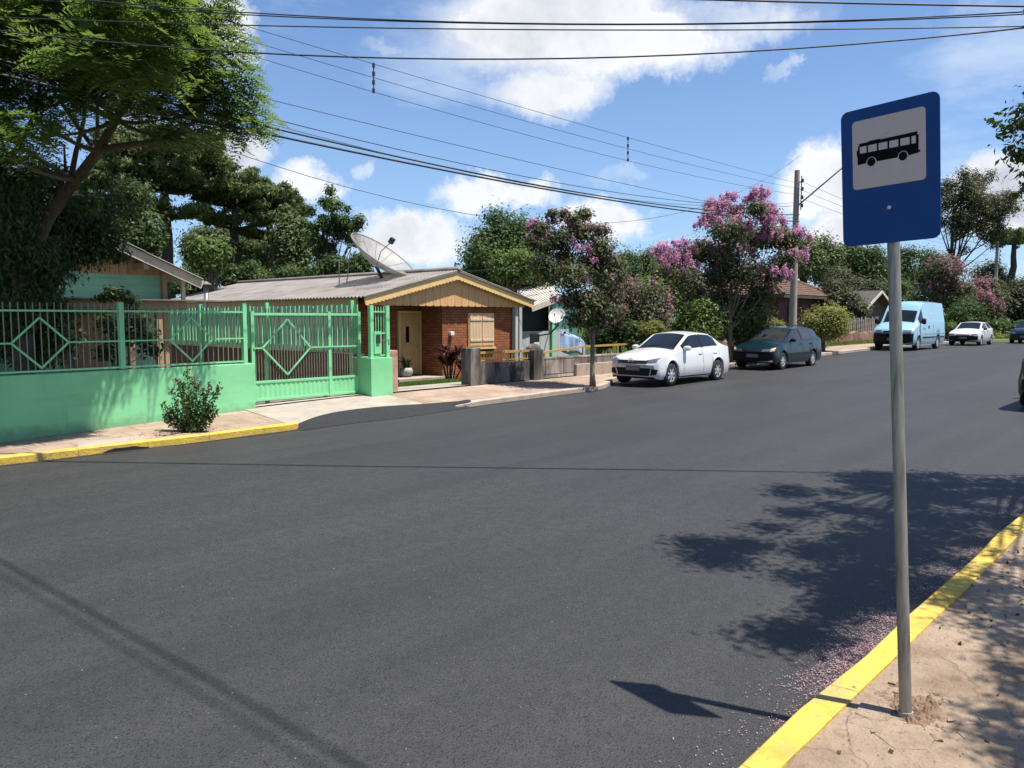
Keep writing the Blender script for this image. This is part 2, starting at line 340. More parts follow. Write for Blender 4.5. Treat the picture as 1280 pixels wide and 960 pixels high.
# leaves
M['lf_big'] = leafmat('feathery leaves', (.032, .066, .017), (.16, .24, .048), .48)
M['lf_dark'] = leafmat('dark leaves', (.026, .048, .017), (.085, .13, .04), .35)
M['lf_arau'] = leafmat('araucaria needles', (.04, .066, .024), (.14, .175, .06), .22, .6)
M['lf_mid'] = leafmat('mid green leaves', (.026, .052, .017), (.095, .145, .04), .32)
M['lf_bush'] = leafmat('bush leaves', (.042, .085, .02), (.155, .215, .055), .4)
M['lf_yellow'] = leafmat('yellow green leaves', (.09, .11, .025), (.27, .27, .07), .4)
M['lf_crape'] = leafmat('crape myrtle leaves', (.04, .055, .026), (.145, .155, .07), .4)
M['lf_olive'] = leafmat('olive leaves', (.035, .045, .022), (.115, .115, .055), .3)
M['fl_pink'] = leafmat('pink blossom', (.27, .095, .20), (.58, .30, .44), .4, .8)
M['fl_mauve'] = leafmat('faded mauve blossom', (.21, .085, .13), (.38, .20, .245), .35, .7)
M['lf_red'] = leafmat('red cordyline leaves', (.03, .025, .018), (.12, .04, .035), .3)
M['grass'] = leafmat('lawn blades', (.05, .10, .018), (.17, .26, .06), .4)
M['petal'] = leafmat('fallen petals', (.26, .12, .15), (.56, .37, .38), .2, .8)
M['litter'] = leafmat('dry fallen leaves', (.03, .022, .015), (.11, .075, .045), .1, .8)
M['stone'] = leafmat('small stones', (.03, .03, .03), (.2, .19, .175), 0, .8)
# vehicles
def paint(name, col, rough=.22, var=.05):
    return mat(name, col, rough, var, 2, coat=.6)
M['car_white'] = paint('white car paint', (.60, .60, .60)); M['car_teal'] = mat('dark teal car paint', (.004, .017, .025), .2, .1, 2, coat=.25, spec=.4)
M['car_blue'] = paint('sky blue van paint', (.25, .44, .55), .35); M['car_black'] = paint('black car paint', (.01, .01, .013))
M['car_oldwhite'] = paint('older white paint', (.54, .54, .52), .4)
M['glass'] = glassmat('tinted car glass', (.014, .016, .018)); M['glass_clear'] = glassmat('clearer car glass', (.035, .04, .042))
M['rubber'] = mat('tyre rubber', (.016, .016, .017), .85, .3, 20); M['plastic'] = mat('black plastic', (.009, .009, .010), .6, .25, 9, spec=.25)
M['alloy'] = mat('alloy wheel', (.55, .55, .56), .35, .12, 8, metal=.6); M['lamp'] = mat('headlamp lens', (.16, .19, .24), .12, .6, 22, metal=.4)
M['amber'] = mat('amber lens', (.72, .56, .28), .25, .15, 10); M['plate'] = mat('grey licence plate', (.20, .20, .21), .6, .3, 30); M['chrome'] = mat('chrome', (.7, .7, .72), .15, .08, 8, metal=1)
M['red_lens'] = mat('red tail lens', (.30, .015, .012), .2, .2, 8)
M['van_logo'] = mat('faded pink lettering', (.36, .44, .60), .5, .2, 9)
# ------------------------------------------------------------------ foliage
def unit(n): 
    v = rng.normal(size=(n, 3)); return v / np.linalg.norm(v, axis=1, keepdims=True)
def np_mesh(name, verts, nq, tint, mt, parent=None, k=4):
    """verts (nq*k,3): nq separate k-gons"""
    verts = np.asarray(verts, np.float32)
    if parent is not None:
        Mi = np.array(XF[parent.name].inverted(), np.float32); verts = verts @ Mi[:3, :3].T + Mi[:3, 3]
    me = bpy.data.meshes.new(name); me.vertices.add(nq * k); me.vertices.foreach_set('co', verts.ravel())
    me.loops.add(nq * k); me.loops.foreach_set('vertex_index', np.arange(nq * k, dtype=np.int32))
    me.polygons.add(nq); me.polygons.foreach_set('loop_start', np.arange(0, nq * k, k, dtype=np.int32)); me.polygons.foreach_set('loop_total', np.full(nq, k, np.int32))
    at = me.attributes.new('tint', 'FLOAT', 'POINT'); at.data.foreach_set('value', np.repeat(np.clip(tint, 0, 1), k).astype(np.float32))
    me.update(calc_edges=True); me.validate()
    o = bpy.data.objects.new(name, me); COL.objects.link(o); me.materials.append(mt)
    if parent is not None: o.parent = parent; XF[o.name] = XF[parent.name]
    return o
def kites(c, t, n, L, W):
    """leaf kites: centre c, long axis t, normal n, lengths L, widths W"""
    t = t / np.linalg.norm(t, axis=1, keepdims=True); b = np.cross(n, t); b /= np.linalg.norm(b, axis=1, keepdims=True) + 1e-9
    L = np.asarray(L).reshape(-1, 1); W = np.asarray(W).reshape(-1, 1); nn = np.cross(t, b)
    return np.stack([c - t * L * .5, c + b * W * .5 + nn * W * .12, c + t * L * .5, c - b * W * .5 + nn * W * .12], 1).reshape(-1, 3)
def clump_pts(cl, n, shell=.5):
    """sample n points over clumps [(centre, (rx,ry,rz))]; returns pos, outward dir, clump id"""
    C = np.array([c for c, r in cl], float); Rr = np.array([r if hasattr(r, '__len__') else (r, r, r) for c, r in cl], float)
    w = (Rr[:, 0] * Rr[:, 1] * Rr[:, 2]) ** .67; ids = rng.choice(len(cl), n, p=w / w.sum())
    d = unit(n); rad = shell + (1 - shell) * rng.random(n) ** .6
    rad *= 1 + .3 * rng.normal(size=n)
    return C[ids] + d * Rr[ids] * rad[:, None], d, ids
def leaves(cl, n, L, W=None, droop=.2, shell=.45, up=.5, spread=.28):
    p, d, ids = clump_pts(cl, n, shell); W = W or L * .5
    nrm = d + unit(n) * .7 + np.array([0, 0, up]); nrm /= np.linalg.norm(nrm, axis=1, keepdims=True)
    t = unit(n) + d * .4 - np.array([0, 0, droop]); t -= nrm * (t * nrm).sum(1, keepdims=True)
    s = .65 + .7 * rng.random(n)
    ct = rng.normal(0, spread * .6, len(cl))[ids]
    return kites(p, t, nrm, L * s, W * s), np.clip(.5 + ct + rng.normal(0, spread * .55, n), 0, 1), n
def blobs(c, r, k, rc, flat=1.0, seed=None):
    """k clumps scattered in an ellipsoid"""
    c = np.array(c, float); r = np.array(r, float); out = []
    for i in range(k):
        d = unit(1)[0]; q = rng.random() ** .45
        s = rc * (.65 + .7 * rng.random())
        out.append((c + d * r * q * (1 - .35 * rc / r.max()), (s, s, s * flat)))
    return out
def limbs(mb, base, top, rad, cl, n=14, lift=.3):
    """curved trunk and limbs reaching into the clumps"""
    base = np.array(base, float); top = np.array(top, float); k = 7
    pts = [base + (top - base) * i / k + np.array([rng.normal(0, rad * .35), rng.normal(0, rad * .35), 0]) * (0 < i) for i in range(k + 1)]
    rr = [rad * (1.25 if i == 0 else 1 - .55 * i / k) for i in range(k + 1)]
    mb.tube(pts, rr, 9)
    idx = rng.permutation(len(cl))[:n]
    for j in idx:
        e = np.array(cl[j][0]); f = .45 + .5 * rng.random(); i = min(k - 1, int(f * k)); s = pts[i]
        L = np.linalg.norm(e - s); mid = (s + e) / 2 + np.array([0, 0, -L * .08]) + rng.normal(0, .05 * L, 3)
        q = [(1 - u) ** 2 * s + 2 * u * (1 - u) * mid + u * u * e for u in np.linspace(0, 1, 6)]
        r0 = rr[i] * .55; mb.tube(q, [r0 * (1 - .82 * u) for u in np.linspace(0, 1, 6)], 6, False)
        for _ in range(2):
            a = q[3] + rng.normal(0, .02, 3); b2 = a + unit(1)[0] * L * .3 + np.array([0, 0, L * .12])
            mb.tube([a, (a + b2) / 2 + rng.normal(0, .03 * L, 3), b2], [r0 * .35, r0 * .22, r0 * .08], 5, False)
def tree(name, label, cat, base, top, rad, cl, n, L, W=None, lf='lf_mid', bark='trunk', group=None, nl=14, flowers=None, **kw):
    t = thing(name, label, cat, tuple(base), 0, group)
    mb = MB(); limbs(mb, base, top, rad, cl, nl); mb.build('trunk', M[bark], t, smooth=True)
    v, ti, q = leaves(cl, n, L, W, **kw); np_mesh('crown', v, q, ti, M[lf], t)
    if flowers:
        fcl, fn, fL, fm = flowers
        v, ti, q = leaves(fcl, fn, fL, fL * .8, shell=.2, spread=.35); np_mesh('blossom', v, q, ti, M[fm], t)
    return t
def pxblob(x0, y0, x1, y1, d, k, rc, depthr=None, flat=1.0):
    c = D((x0 + x1) / 2, (y0 + y1) / 2, d); rx = (x1 - x0) / 2 * d / F; rz = (y1 - y0) / 2 * d / F; ry = depthr or rx * .8
    out = []
    for _ in range(k):
        u = unit(1)[0]; q = rng.random() ** .45; s = rc * (.65 + .7 * rng.random())
        m = max(0, 1 - .75 * s / max(rx, rz))
        o = rt * u[0] * rx * m + fh * u[1] * ry * m + np.array([0, 0, u[2] * rz * m]); out.append((c + o * q, (s, s, s * flat)))
    return out
def panicles(cl, k, r, up_=.35):
    out = []
    for c_, rad in cl:
        rad = np.array(rad if hasattr(rad, '__len__') else (rad,) * 3)
        for _ in range(k):
            d = unit(1)[0]; d[2] = abs(d[2]) * .9 + up_ * .3 - .15; s_ = r * (.6 + .8 * rng.random()); out.append((np.array(c_) + d * rad * (.75 + .45 * rng.random()), (s_, s_, s_ * 1.9)))
    return out
def gnd(p): return np.array([p[0], p[1], zg(p[0], p[1])])

# ------------------------------------------------------------------ sky and light
EL, AZ = R(69.6), R(-63)
SUN = np.array([math.cos(EL) * math.cos(AZ), math.cos(EL) * math.sin(AZ), math.sin(EL)])
w = bpy.data.worlds.new('World'); scene.world = w; w.use_nodes = True; nt = w.node_tree; bg = nt.nodes['Background']
sky = nd(nt, 'ShaderNodeTexSky', sky_type='NISHITA'); sky.sun_disc = False; sky.sun_elevation = EL; sky.sun_rotation = math.pi / 2 - AZ
sky.altitude = 800; sky.air_density = 1.0; sky.dust_density = .5; sky.ozone_density = 2.5
tc = nd(nt, 'ShaderNodeTexCoord').outputs['Generated']
sep = nd(nt, 'ShaderNodeSeparateXYZ'); nt.links.new(tc, sep.inputs[0])
n1 = nd(nt, 'ShaderNodeTexNoise'); n1.inputs['Scale'].default_value = 7; n1.inputs['Detail'].default_value = 9; n1.inputs['Roughness'].default_value = .68; nt.links.new(tc, n1.inputs['Vector'])
n2 = nd(nt, 'ShaderNodeTexNoise'); n2.inputs['Scale'].default_value = 3.1; n2.inputs['Detail'].default_value = 10; n2.inputs['Roughness'].default_value = .6; nt.links.new(tc, n2.inputs['Vector'])
sc_ = nd(nt, 'ShaderNodeSeparateColor'); nt.links.new(n1.outputs['Color'], sc_.inputs[0])
az = mth(nt, 'ARCTAN2', sep.outputs[1], sep.outputs[0]); el = mth(nt, 'ARCSINE', sep.outputs[2])
az = mth(nt, 'ADD', az, mth(nt, 'MULTIPLY', mth(nt, 'SUBTRACT', sc_.outputs[0], .5), .16))
el = mth(nt, 'ADD', el, mth(nt, 'MULTIPLY', mth(nt, 'SUBTRACT', sc_.outputs[1], .5), .12))
fbm = mth(nt, 'ADD', mth(nt, 'MULTIPLY', n1.outputs['Fac'], .55), mth(nt, 'MULTIPLY', n2.outputs['Fac'], .45))
def azel(x, y):
    r = ray(x, y); r = r / np.linalg.norm(r); return math.atan2(r[1], r[0]), math.asin(r[2])
CL = [(700, 20, 190, 85, 1.0), (790, 60, 170, 60, .95), (690, 110, 110, 40, .8), (610, 20, 90, 40, .9), (900, 30, 120, 45, .65), (1000, 10, 120, 40, .25), (710, 135, 55, 22, .5),
      (250, 190, 95, 45, 1.0), (170, 180, 60, 50, .9), (285, 40, 42, 80, .75), (390, 240, 52, 36, .95), (455, 215, 22, 16, .55), (520, 300, 105, 45, 1.0), (600, 245, 60, 28, .95), (470, 272, 40, 14, .6),
      (745, 270, 70, 34, 1.0), (650, 240, 60, 22, .8), (770, 223, 60, 14, .35), (1030, 225, 78, 60, 1.1), (1030, 290, 70, 30, .9), (960, 260, 30, 20, .6),
      (1250, 250, 75, 62, 1.1), (1330, 230, 90, 60, 1.0), (970, 90, 22, 14, .45), (475, 48, 36, 16, .4), (1190, 20, 90, 22, .25), (700, 290, 160, 16, .5), (860, 300, 90, 14, .4),
      (1500, 180, 160, 70, 1), (-150, 160, 160, 70, 1), (-300, 300, 150, 60, 1), (1700, 300, 150, 50, 1)]
dens = None; cur = []
for x, y, rx, ry, a in CL:
    A0, E0 = azel(x, y); cx = math.cos(E0)
    # angular half sizes from the survey
    ra = abs(azel(x + rx * .5, y)[0] - azel(x - rx * .5, y)[0]); re = abs(azel(x, y + ry * .5)[1] - azel(x, y - ry * .5)[1])
    dx = mth(nt, 'MULTIPLY', mth(nt, 'SUBTRACT', az, A0), 1 / ra); dy = mth(nt, 'MULTIPLY', mth(nt, 'SUBTRACT', el, E0), 1 / re)
    q = mth(nt, 'ADD', mth(nt, 'MULTIPLY', dx, dx), mth(nt, 'MULTIPLY', dy, dy))
    q = mth(nt, 'MULTIPLY', mth(nt, 'SUBTRACT', 1.15, q, clamp=True), a)
    dens = q if dens is None else mth(nt, 'MAXIMUM', dens, q)
# far round the sky, behind the viewer, loose fields of cumulus
off = mth(nt, 'MULTIPLY', ramp(nt, n2.outputs['Fac'], [(.5, (0, 0, 0)), (.62, (1, 1, 1))]), ramp(nt, mth(nt, 'ADD', mth(nt, 'MULTIPLY', sep.outputs[0], -.72), mth(nt, 'MULTIPLY', sep.outputs[1], -.69)), [(.15, (0, 0, 0)), (.4, (1, 1, 1))]))
dens = mth(nt, 'MAXIMUM', dens, off)
d2 = mth(nt, 'ADD', dens, mth(nt, 'MULTIPLY', mth(nt, 'SUBTRACT', fbm, .52), 3.3))
mask = ramp(nt, mth(nt, 'MULTIPLY', mth(nt, 'MULTIPLY', d2, dens), 1.0, clamp=True), [(.03, (0, 0, 0)), (.2, (.35, .35, .35)), (.6, (.97, .97, .97))])
shade = ramp(nt, mth(nt, 'ADD', mth(nt, 'MULTIPLY', d2, .35), mth(nt, 'MULTIPLY', n2.outputs['Fac'], .9)), [(.45, (8.6, 8.65, 8.75)), (.72, (7.6, 7.75, 8.0)), (.98, (4.9, 5.2, 5.8))])
skyc = mixc(nt, 1.0, sky.outputs[0], (.74, .98, 1.26), 'MULTIPLY')
# thin milky veil near the horizon
veil = ramp(nt, sep.outputs[2], [(0, (.6, .6, .6)), (.22, (.25, .25, .25)), (.5, (.03, .03, .03))])
skyc = mixc(nt, veil, skyc, (4.4, 5.9, 7.6))
mpw = nd(nt, 'ShaderNodeMapping'); mpw.inputs['Scale'].default_value = (1, 1, 3.2); mpw.inputs['Rotation'].default_value = (.3, .2, 0); nt.links.new(tc, mpw.inputs['Vector'])
wisp = ramp(nt, mth(nt, 'MULTIPLY', noise(nt, mpw.outputs[0], 2.6, 10, .66), ramp(nt, noise(nt, tc, 1.7, 2), [(.42, (.5, .5, .5)), (.62, (1.15, 1.15, 1.15))])), [(.48, (0, 0, 0)), (.72, (.42, .42, .42))])
skyc = mixc(nt, wisp, skyc, (7.4, 8.0, 8.8))
nt.links.new(mixc(nt, mask, skyc, shade), bg.inputs['Color']); bg.inputs['Strength'].default_value = .072
sl = bpy.data.lights.new('sun', 'SUN'); so = bpy.data.objects.new('sun', sl); COL.objects.link(so)
sl.energy = 5.0; sl.angle = R(.53); sl.color = (1, .955, .88); so.rotation_euler = Vector(SUN).to_track_quat('Z', 'Y').to_euler(); so.location = (20, -30, 60)
vs_ = scene.view_settings; vs_.view_transform = 'Standard'; vs_.look = 'None'; vs_.exposure = 0.82; vs_.gamma = 1; vs_.use_curve_mapping = False
scene.cycles.max_bounces = 6; scene.cycles.transparent_max_bounces = 4; scene.cycles.use_denoising = True; scene.cycles.caustics_reflective = False; scene.cycles.caustics_refractive = False

# ------------------------------------------------------------------ setting
def lin(a, b, n): return list(np.linspace(a, b, n))
gx = sorted(set(lin(-400, -40, 13) + lin(-40, 80, 61) + lin(80, 600, 27))); gy = sorted(set(lin(-400, -40, 10) + lin(-40, -2, 10) + [YN - .21, YN - .19] + [12, 13.7, 13.9, 14.3, 15.6] + lin(16, 80, 33) + lin(80, 600, 27)))
tag(MB().sheet(gx, gy, lambda x, y: (x, y, zg(x, y))).build('ground', M['ground'], smooth=True), kind='structure')
rx = lin(-60, 200, 131)
def rz_(x, y): return (x, y, zr(x) + .03 * (1 - ((y - 7) / 6.5) ** 2))
tag(MB().sheet(rx, lin(1.2, 14.2, 27), rz_).build('road', M['asphalt'], smooth=True), kind='structure')
def kerb(name, mt, x0, x1, face, w, side, n, drop=None, hgt=.13):
    mb = MB(); xs = lin(x0, x1, n); prof = [(0, -.2), (0, hgt - .015), (.015, hgt), (w, hgt), (w, -.2)]
    vs = []; 
    for x in xs:
        for a, h in prof:
            wob = .012 * math.sin(x * 3.1) + .008 * math.sin(x * 7.7)
            vs.append((x, face(x) + side * (a + (wob if a < .1 else 0)), zr(x) + (h if h < 0 else h * (drop(x) if drop else 1))))
    k = len(prof); fs = [(i * k + j, (i + 1) * k + j, (i + 1) * k + j + 1, i * k + j + 1) for i in range(n - 1) for j in range(k - 1)]
    fs += [tuple(range(k)), tuple((n - 1) * k + j for j in range(k))]
    mb.add(vs, fs); return tag(mb.build(name, mt), kind='structure')
drops = lambda x: 1 - .75 * ss(6.9, 7.5, x) * (1 - ss(10.6, 12.0, x))
K1 = G(368, 537)[0]
kerb('far_kerb_yellow', M['yellow_kerb'], -60, K1, yk, .17, 1, 160)
kerb('far_kerb_stone', M['stone_kerb'], K1 + .02, 200, yk, .2, 1, 300, drops)
kerb('near_kerb_yellow', M['yellow_kerb'], -60, 200, lambda x: YN, .15, -1, 320, hgt=.15)
def sw(x, t): 
    y = yk(x) + .165 + (ywall(x) + .1 - yk(x) - .165) * t; k = zr(x) + .122 * drops(x); return (x, y, k * (1 - t) + zwall(x) * t - .004)
tag(MB().sheet(lin(-60, 60, 181), lin(0, 1, 9), sw).build('far_sidewalk', M['far_walk'], smooth=True), kind='structure')
tag(MB().sheet(lin(60, 200, 41), lin(0, 1, 4), sw).build('far_sidewalk', M['far_walk'], smooth=True), kind='structure')
hs = lambda x, y: .012 * math.sin(x * 2.3 + y * 1.7) + .010 * math.sin(x * 5.1 - y * 4.2)
zn = lambda x, y: zr(x) + .137 + hs(x, y) * min(1, (YN - .14 - y) * 2 + .1)
tag(MB().sheet(sorted(set(lin(-60, 0, 31) + lin(0, 14, 113) + lin(14, 200, 61))), lin(-2.6, YN - .146, 31), lambda x, y: (x, y, zn(x, y))).build('near_sidewalk', M['near_walk'], smooth=True), kind='structure')
# pale slab patches lying on the pavements
def slab(name, pts, mt, th, fn):
    mb = MB(); top = [(p[0], p[1], fn(p[0], p[1]) + th) for p in pts]; n = len(pts)
    mb.add(top + [(a, b, c - th - .02) for a, b, c in top], [tuple(range(n))] + [(i, (i + 1) % n, n + (i + 1) % n, n + i) for i in range(n)])
    return tag(mb.build(name, mt), kind='structure')
# far pavement: white inspection slab by the drain
q = [G(*p, .13) for p in ((98, 551), (182, 544), (198, 553), (112, 563))]
q = [np.array([a[0], max(a[1], yk(a[0]) + .18), a[2]]) for a in q]; slab('inspection_slab', q, M['concrete'], .004, lambda x, y: sw(x, min(1, max(0, (y - yk(x) - .165) / (ywall(x) - yk(x)))))[2])
# driveway
q = [G(322, 522, .17), G(312, 518, .2), G(440, 494, .27), G(500, 494, .27), G(520, 512, .15), G(400, 530, .12)]
X0, X1 = 7.35, 12.2
tag(MB().sheet(lin(7.6, 11.0, 19), lin(0, 1, 7), lambda x, t: tuple(np.array(sw(x, t)) + [0, 0, .012])).build('driveway', M['concrete'], smooth=True), kind='structure')
def ap(u, v):
    x = 7.5 + 4.3 * u; y = 12.02 + (0.3 + .75 * math.sin(math.pi * min(1, u * 1.05))) * v + .06 * math.sin(9 * u)
    z = max(rz_(x, y)[2], sw(x, max(0, (y - yk(x) - .165) / (ywall(x) - yk(x))))[2] + .045 if y > yk(x) else 0) if y > yk(x) - .12 else rz_(x, y)[2]
    return (x, y, z + .006 + .05 * math.sin(math.pi * v) * math.sin(math.pi * u))
tag(MB().sheet(lin(0, 1, 22), lin(0, 1, 9), ap).build('asphalt_ramp', M['fresh_asphalt'], smooth=True), kind='structure')
# yard path of the brick house
tag(MB().sheet(lin(11.3, 20.5, 18), lin(14.3, 16.2, 7), lambda x, y: (x, y, zyard(x, y) + .03)).build('yard_path', M['concrete'], smooth=True), kind='structure')
tag(MB().sheet(lin(7.7, 10.9, 10), lin(14.3, 30, 16), lambda x, y: (x, y, zyard(x, y) + .03)).build('yard_drive', M['concrete'], smooth=True), kind='structure')
def gut(x, v): 
    y = YN - .01 + v * (.075 + .03 * math.sin(x * 1.9) + .03 * math.sin(x * 5.3)); return (x, y, rz_(x, y)[2] + .004 + .008 * (1 - v) * (v < .9))
tag(MB().sheet(lin(-10, 60, 350), [0, .3, .7, 1], gut).build('gutter_dirt', M['gutter_dirt'], smooth=True), kind='structure')
def gut2(x, v):
    y = yk(x) + .01 - v * (.08 + .03 * math.sin(x * 2.1) + .03 * math.sin(x * 5.9)); return (x, y, rz_(x, y)[2] + .004 + .008 * (1 - v) * (v < .9))
tag(MB().sheet(lin(-10, 60, 350), [0, .3, .7, 1], gut2).build('gutter_dirt', M['gutter_dirt'], smooth=True), kind='structure')
# drain mouth in the kerb
a = G(132, 570); b = G(188, 562)
mb = MB(); L = b[0] - a[0]; mb.prism([(-L / 2, -.02)] + [(L / 2 * math.cos(t) + .02 * math.sin(5 * t), .062 * math.sin(t) + .006 * math.sin(7 * t)) for t in lin(math.pi, 0, 12)] + [(L / 2, -.02)], ((a[0] + b[0]) / 2, yk(4) - .004, zr(3)+.012), (1, 0, 0), (0, 0, 1), .03)
tag(mb.build('storm_drain', M['dark_hole']), 'dark arched storm drain mouth in the far yellow kerb', 'storm drain')

# ------------------------------------------------------------------ green wall, fence, gate
P0 = (3.3, 13.85); P1 = (7.75, 14.25)
wd = np.array([P1[0] - P0[0], P1[1] - P0[1], 0]); wd /= np.linalg.norm(wd); wn = np.array([wd[1], -wd[0], 0])     # wn faces the road
def W(x, y): return VP(x, y, P0, P1)
ea = W(318, 454); ztop = ea[2]
t = thing('boundary_wall', 'long mint green rendered boundary wall carrying the barred fence', 'wall', (5, 14, .1))
s0 = np.array([P0[0], P0[1], 0]) - wd * 9; mb = MB()
e0 = ea.copy(); e0[2] = 0
cen = (s0 + e0) / 2 - wn * .09; mb.box((cen[0], cen[1], (ztop - .3) / 2), (np.linalg.norm(e0 - s0), .18, ztop + .3), axes=(wd, -wn, (0, 0, 1)))
mb.build('masonry', M['mint_wall'], t, bevel=.012)
wend = e0
f = thing('metal_fence', 'mint barred metal fence with diamond motifs above the green wall', 'fence', tuple(W(155, 462)))
up3 = np.array([0, 0, 1.0])
def on(x, y): return W(x, y) - wn * .05
def post(x, y0, y1, wdt, par, mt='mint_metal', fn=on, name='post'):
    a = fn(x, y1); b = a.copy(); b[2] = fn(x, y0)[2]; return MB().bar(a, b, wdt, wdt, upv=wn).build(name, M[mt], par, bevel=.004)
for x in (155, 308): post(x, 378 if x < 200 else 379, 461 if x < 200 else 454, .085, f)
a = on(-420, 0); 
xl = s0 + wd * .3; pz = on(155, 378)[2]
for k in range(2):
    q = on(155, 400) - wd * 2.45 * (k + 1); MB().bar((q[0], q[1], ztop - .02), (q[0], q[1], pz), .085, upv=wn).build('post', M['mint_metal'], f)
zt = on(155, 389)[2]; zb = on(155, 459)[2]; zm = on(155, 424)[2]
ends = [s0 + wd * .35, on(155, 400) - wd * 2.45 * 2, on(155, 400) - wd * 2.45, on(155, 400), on(308, 400)]
for i in range(4):
    A_, B_ = ends[i].copy(), ends[i + 1].copy(); Lp = np.linalg.norm((B_ - A_)[:2]); A2 = np.array([A_[0], A_[1], 0]); 
    mb = MB()
    for k in range(1, int(Lp / .105)):
        q = A2 + wd * (k * .105); mb.bar((q[0], q[1], zb - .05), (q[0], q[1], zt + .13), .014, .014, upv=wn)
    mb.build('bars', M['bar_brown'], f)
    mb = MB()
    for z in (zt, zb): mb.bar(A2 + up3 * z + wn * .012, A2 + wd * Lp + up3 * z + wn * .012, .045, .03, upv=(0, 0, 1))
    mb.build('rail', M['mint_metal'], f)
    c = A2 + wd * Lp * (.46 if i < 3 else .52) + up3 * ((zt + zb) / 2 - .03) + wn * .035
    dw, dh = .42, (zt - zb) / 2 - .08; dmb = MB()
    P = [c + up3 * dh, c + wd * dw, c - up3 * dh, c - wd * dw]
    for k in range(4): dmb.bar(P[k], P[(k + 1) % 4], .03, .012, upv=wn)
    dmb.bar(P[3], A2 + up3 * c[2] + wn * .035, .026, .012, upv=wn); dmb.bar(P[1], A2 + wd * Lp + up3 * c[2] + wn * .035, .026, .012, upv=wn)
    dmb.build('diamond', M['mint_metal'], f)
# tan posts of the carport just behind the fence are parts of the wooden house (below)
# sliding gate
YG = 14.55
def g(x, y): return AY(x, y, YG)
t = thing('driveway_gate', 'mint metal driveway gate with ribbed lower panel and large diamond', 'gate', tuple(g(384, 492)))
gl, gr = g(316, 450)[0], g(449, 450)[0]; gz0 = .32; gzp = g(384, 474)[2]; gzt = g(384, 393)[2]
mb = MB(); x = gl
nr = 46
prof = []
for k in range(nr + 1):
    xx = gl + (gr - gl) * k / nr; prof.append((xx, .014 if k % 2 else 0))
vs = []; 
for xx, o in prof: vs += [(xx, YG - o, gz0 - .02 + .05), (xx, YG - o, gzp)]
mb.add(vs, [(2 * k, 2 * k + 2, 2 * k + 3, 2 * k + 1) for k in range(nr)]); mb.build('ribbed_panel', M['mint_metal'], t)
mb = MB()
for z in (gz0 + .03, gzp, gzt): mb.bar((gl - .03, YG, z), (gr + .03, YG, z), .045, .05)
for xx in (gl, gr, g(412, 450)[0]): mb.bar((xx, YG, gz0), (xx, YG, gzt + .06), .07, .06, upv=(0, 1, 0))
mb.build('gate_frame', M['mint_metal'], t, bevel=.003)
mb = MB(); nb = 40
for k in range(1, nb):
    xx = gl + (gr - gl) * k / nb; mb.bar((xx, YG, gzp), (xx, YG, gzt + .12), .013, .013, upv=(0, 1, 0))
mb.build('bars', M['bar_brown'], t)
mb = MB(); P = [g(358, 399), g(387, 434), g(358.5, 468), g(327, 435)]
P = [p - np.array([0, .04, 0]) for p in P]
for k in range(4): mb.bar(P[k], P[(k + 1) % 4], .034, .014, upv=(0, 1, 0))
mb.bar(P[3], (gl, YG - .04, P[3][2]), .03, .014, upv=(0, 1, 0)); mb.bar(P[1], (gr, YG - .04, P[1][2]), .03, .014, upv=(0, 1, 0)); mb.build('diamond', M['mint_metal'], t)
for xx in (gl + .3, gr - .9):
    MB().lathe([(0, -.02), (.05, -.02), (.05, .02), (0, .02)], (xx, YG, .32), 'y', 12).build('roller', M['iron'], t)
# pillar
YP = 14.1
pl = AY(464, 470, YP)[0]; pr = AY(491, 470, YP)[0]; pzt = AY(478, 447, YP)[2]
t = thing('gate_pillar', 'squat mint green gate pillar topped with barred panel and lock box', 'pillar', ((pl + pr) / 2, YP + .3, .25))
MB().box(((pl + pr) / 2, YP + .36, (pzt + .1) / 2), (pr - pl, .72, pzt - .1)).build('masonry', M['mint_wall'], t, bevel=.01)
pzz = AY(478, 382, YP + .1)[2]
for xx in (pl + .1, pr - .06): MB().bar((xx, YP + .12, pzt), (xx, YP + .12, pzz), .095, .095, upv=(0, 1, 0)).build('post', M['mint_metal'], t, bevel=.004)
mb = MB()
for z in (pzz - .14, pzz - .62, pzt + .05): mb.bar((pl + .1, YP + .12, z), (pr - .06, YP + .12, z), .04, .03)
mb.build('rail', M['mint_metal'], t); mb = MB()
for k in range(1, 6): xx = pl + .1 + (pr - pl - .16) * k / 6; mb.bar((xx, YP + .14, pzt + .05), (xx, YP + .14, pzz - .02), .016, upv=(0, 1, 0))
mb.build('bars', M['mint_metal'], t)
lb = MB(); lb.box((pl + .24, YP + .08, pzt + .33), (.2, .06, .5)); b_ = lb.build('lock_box', M['mint_metal'], t, bevel=.006)
MB().box((pl + .24, YP + .035, pzt + .42), (.1, .02, .2)).build('keypad', M['iron'], b_); MB().tube([(pl + .34, YP + .05, pzt + .36), (pl + .5, YP + .02, pzt + .4), (pl + .52, YP + .02, pzt + .28)], .012, 6).build('handle', M['iron'], b_)
# pink plaster pier next to it
a = AY(487.5, 470, 14.45)[0]; b = AY(497.5, 470, 14.45)[0]
MB2 = MB().box(((a + b) / 2, 14.57, .62), (b - a, .24, 2 * (AY(492, 438, 14.45)[2] - .62))).build('masonry_pier', M['pink_plaster'], bevel=.008); tag(MB2, 'narrow pink plaster pier beside the mint gate pillar', 'pier')
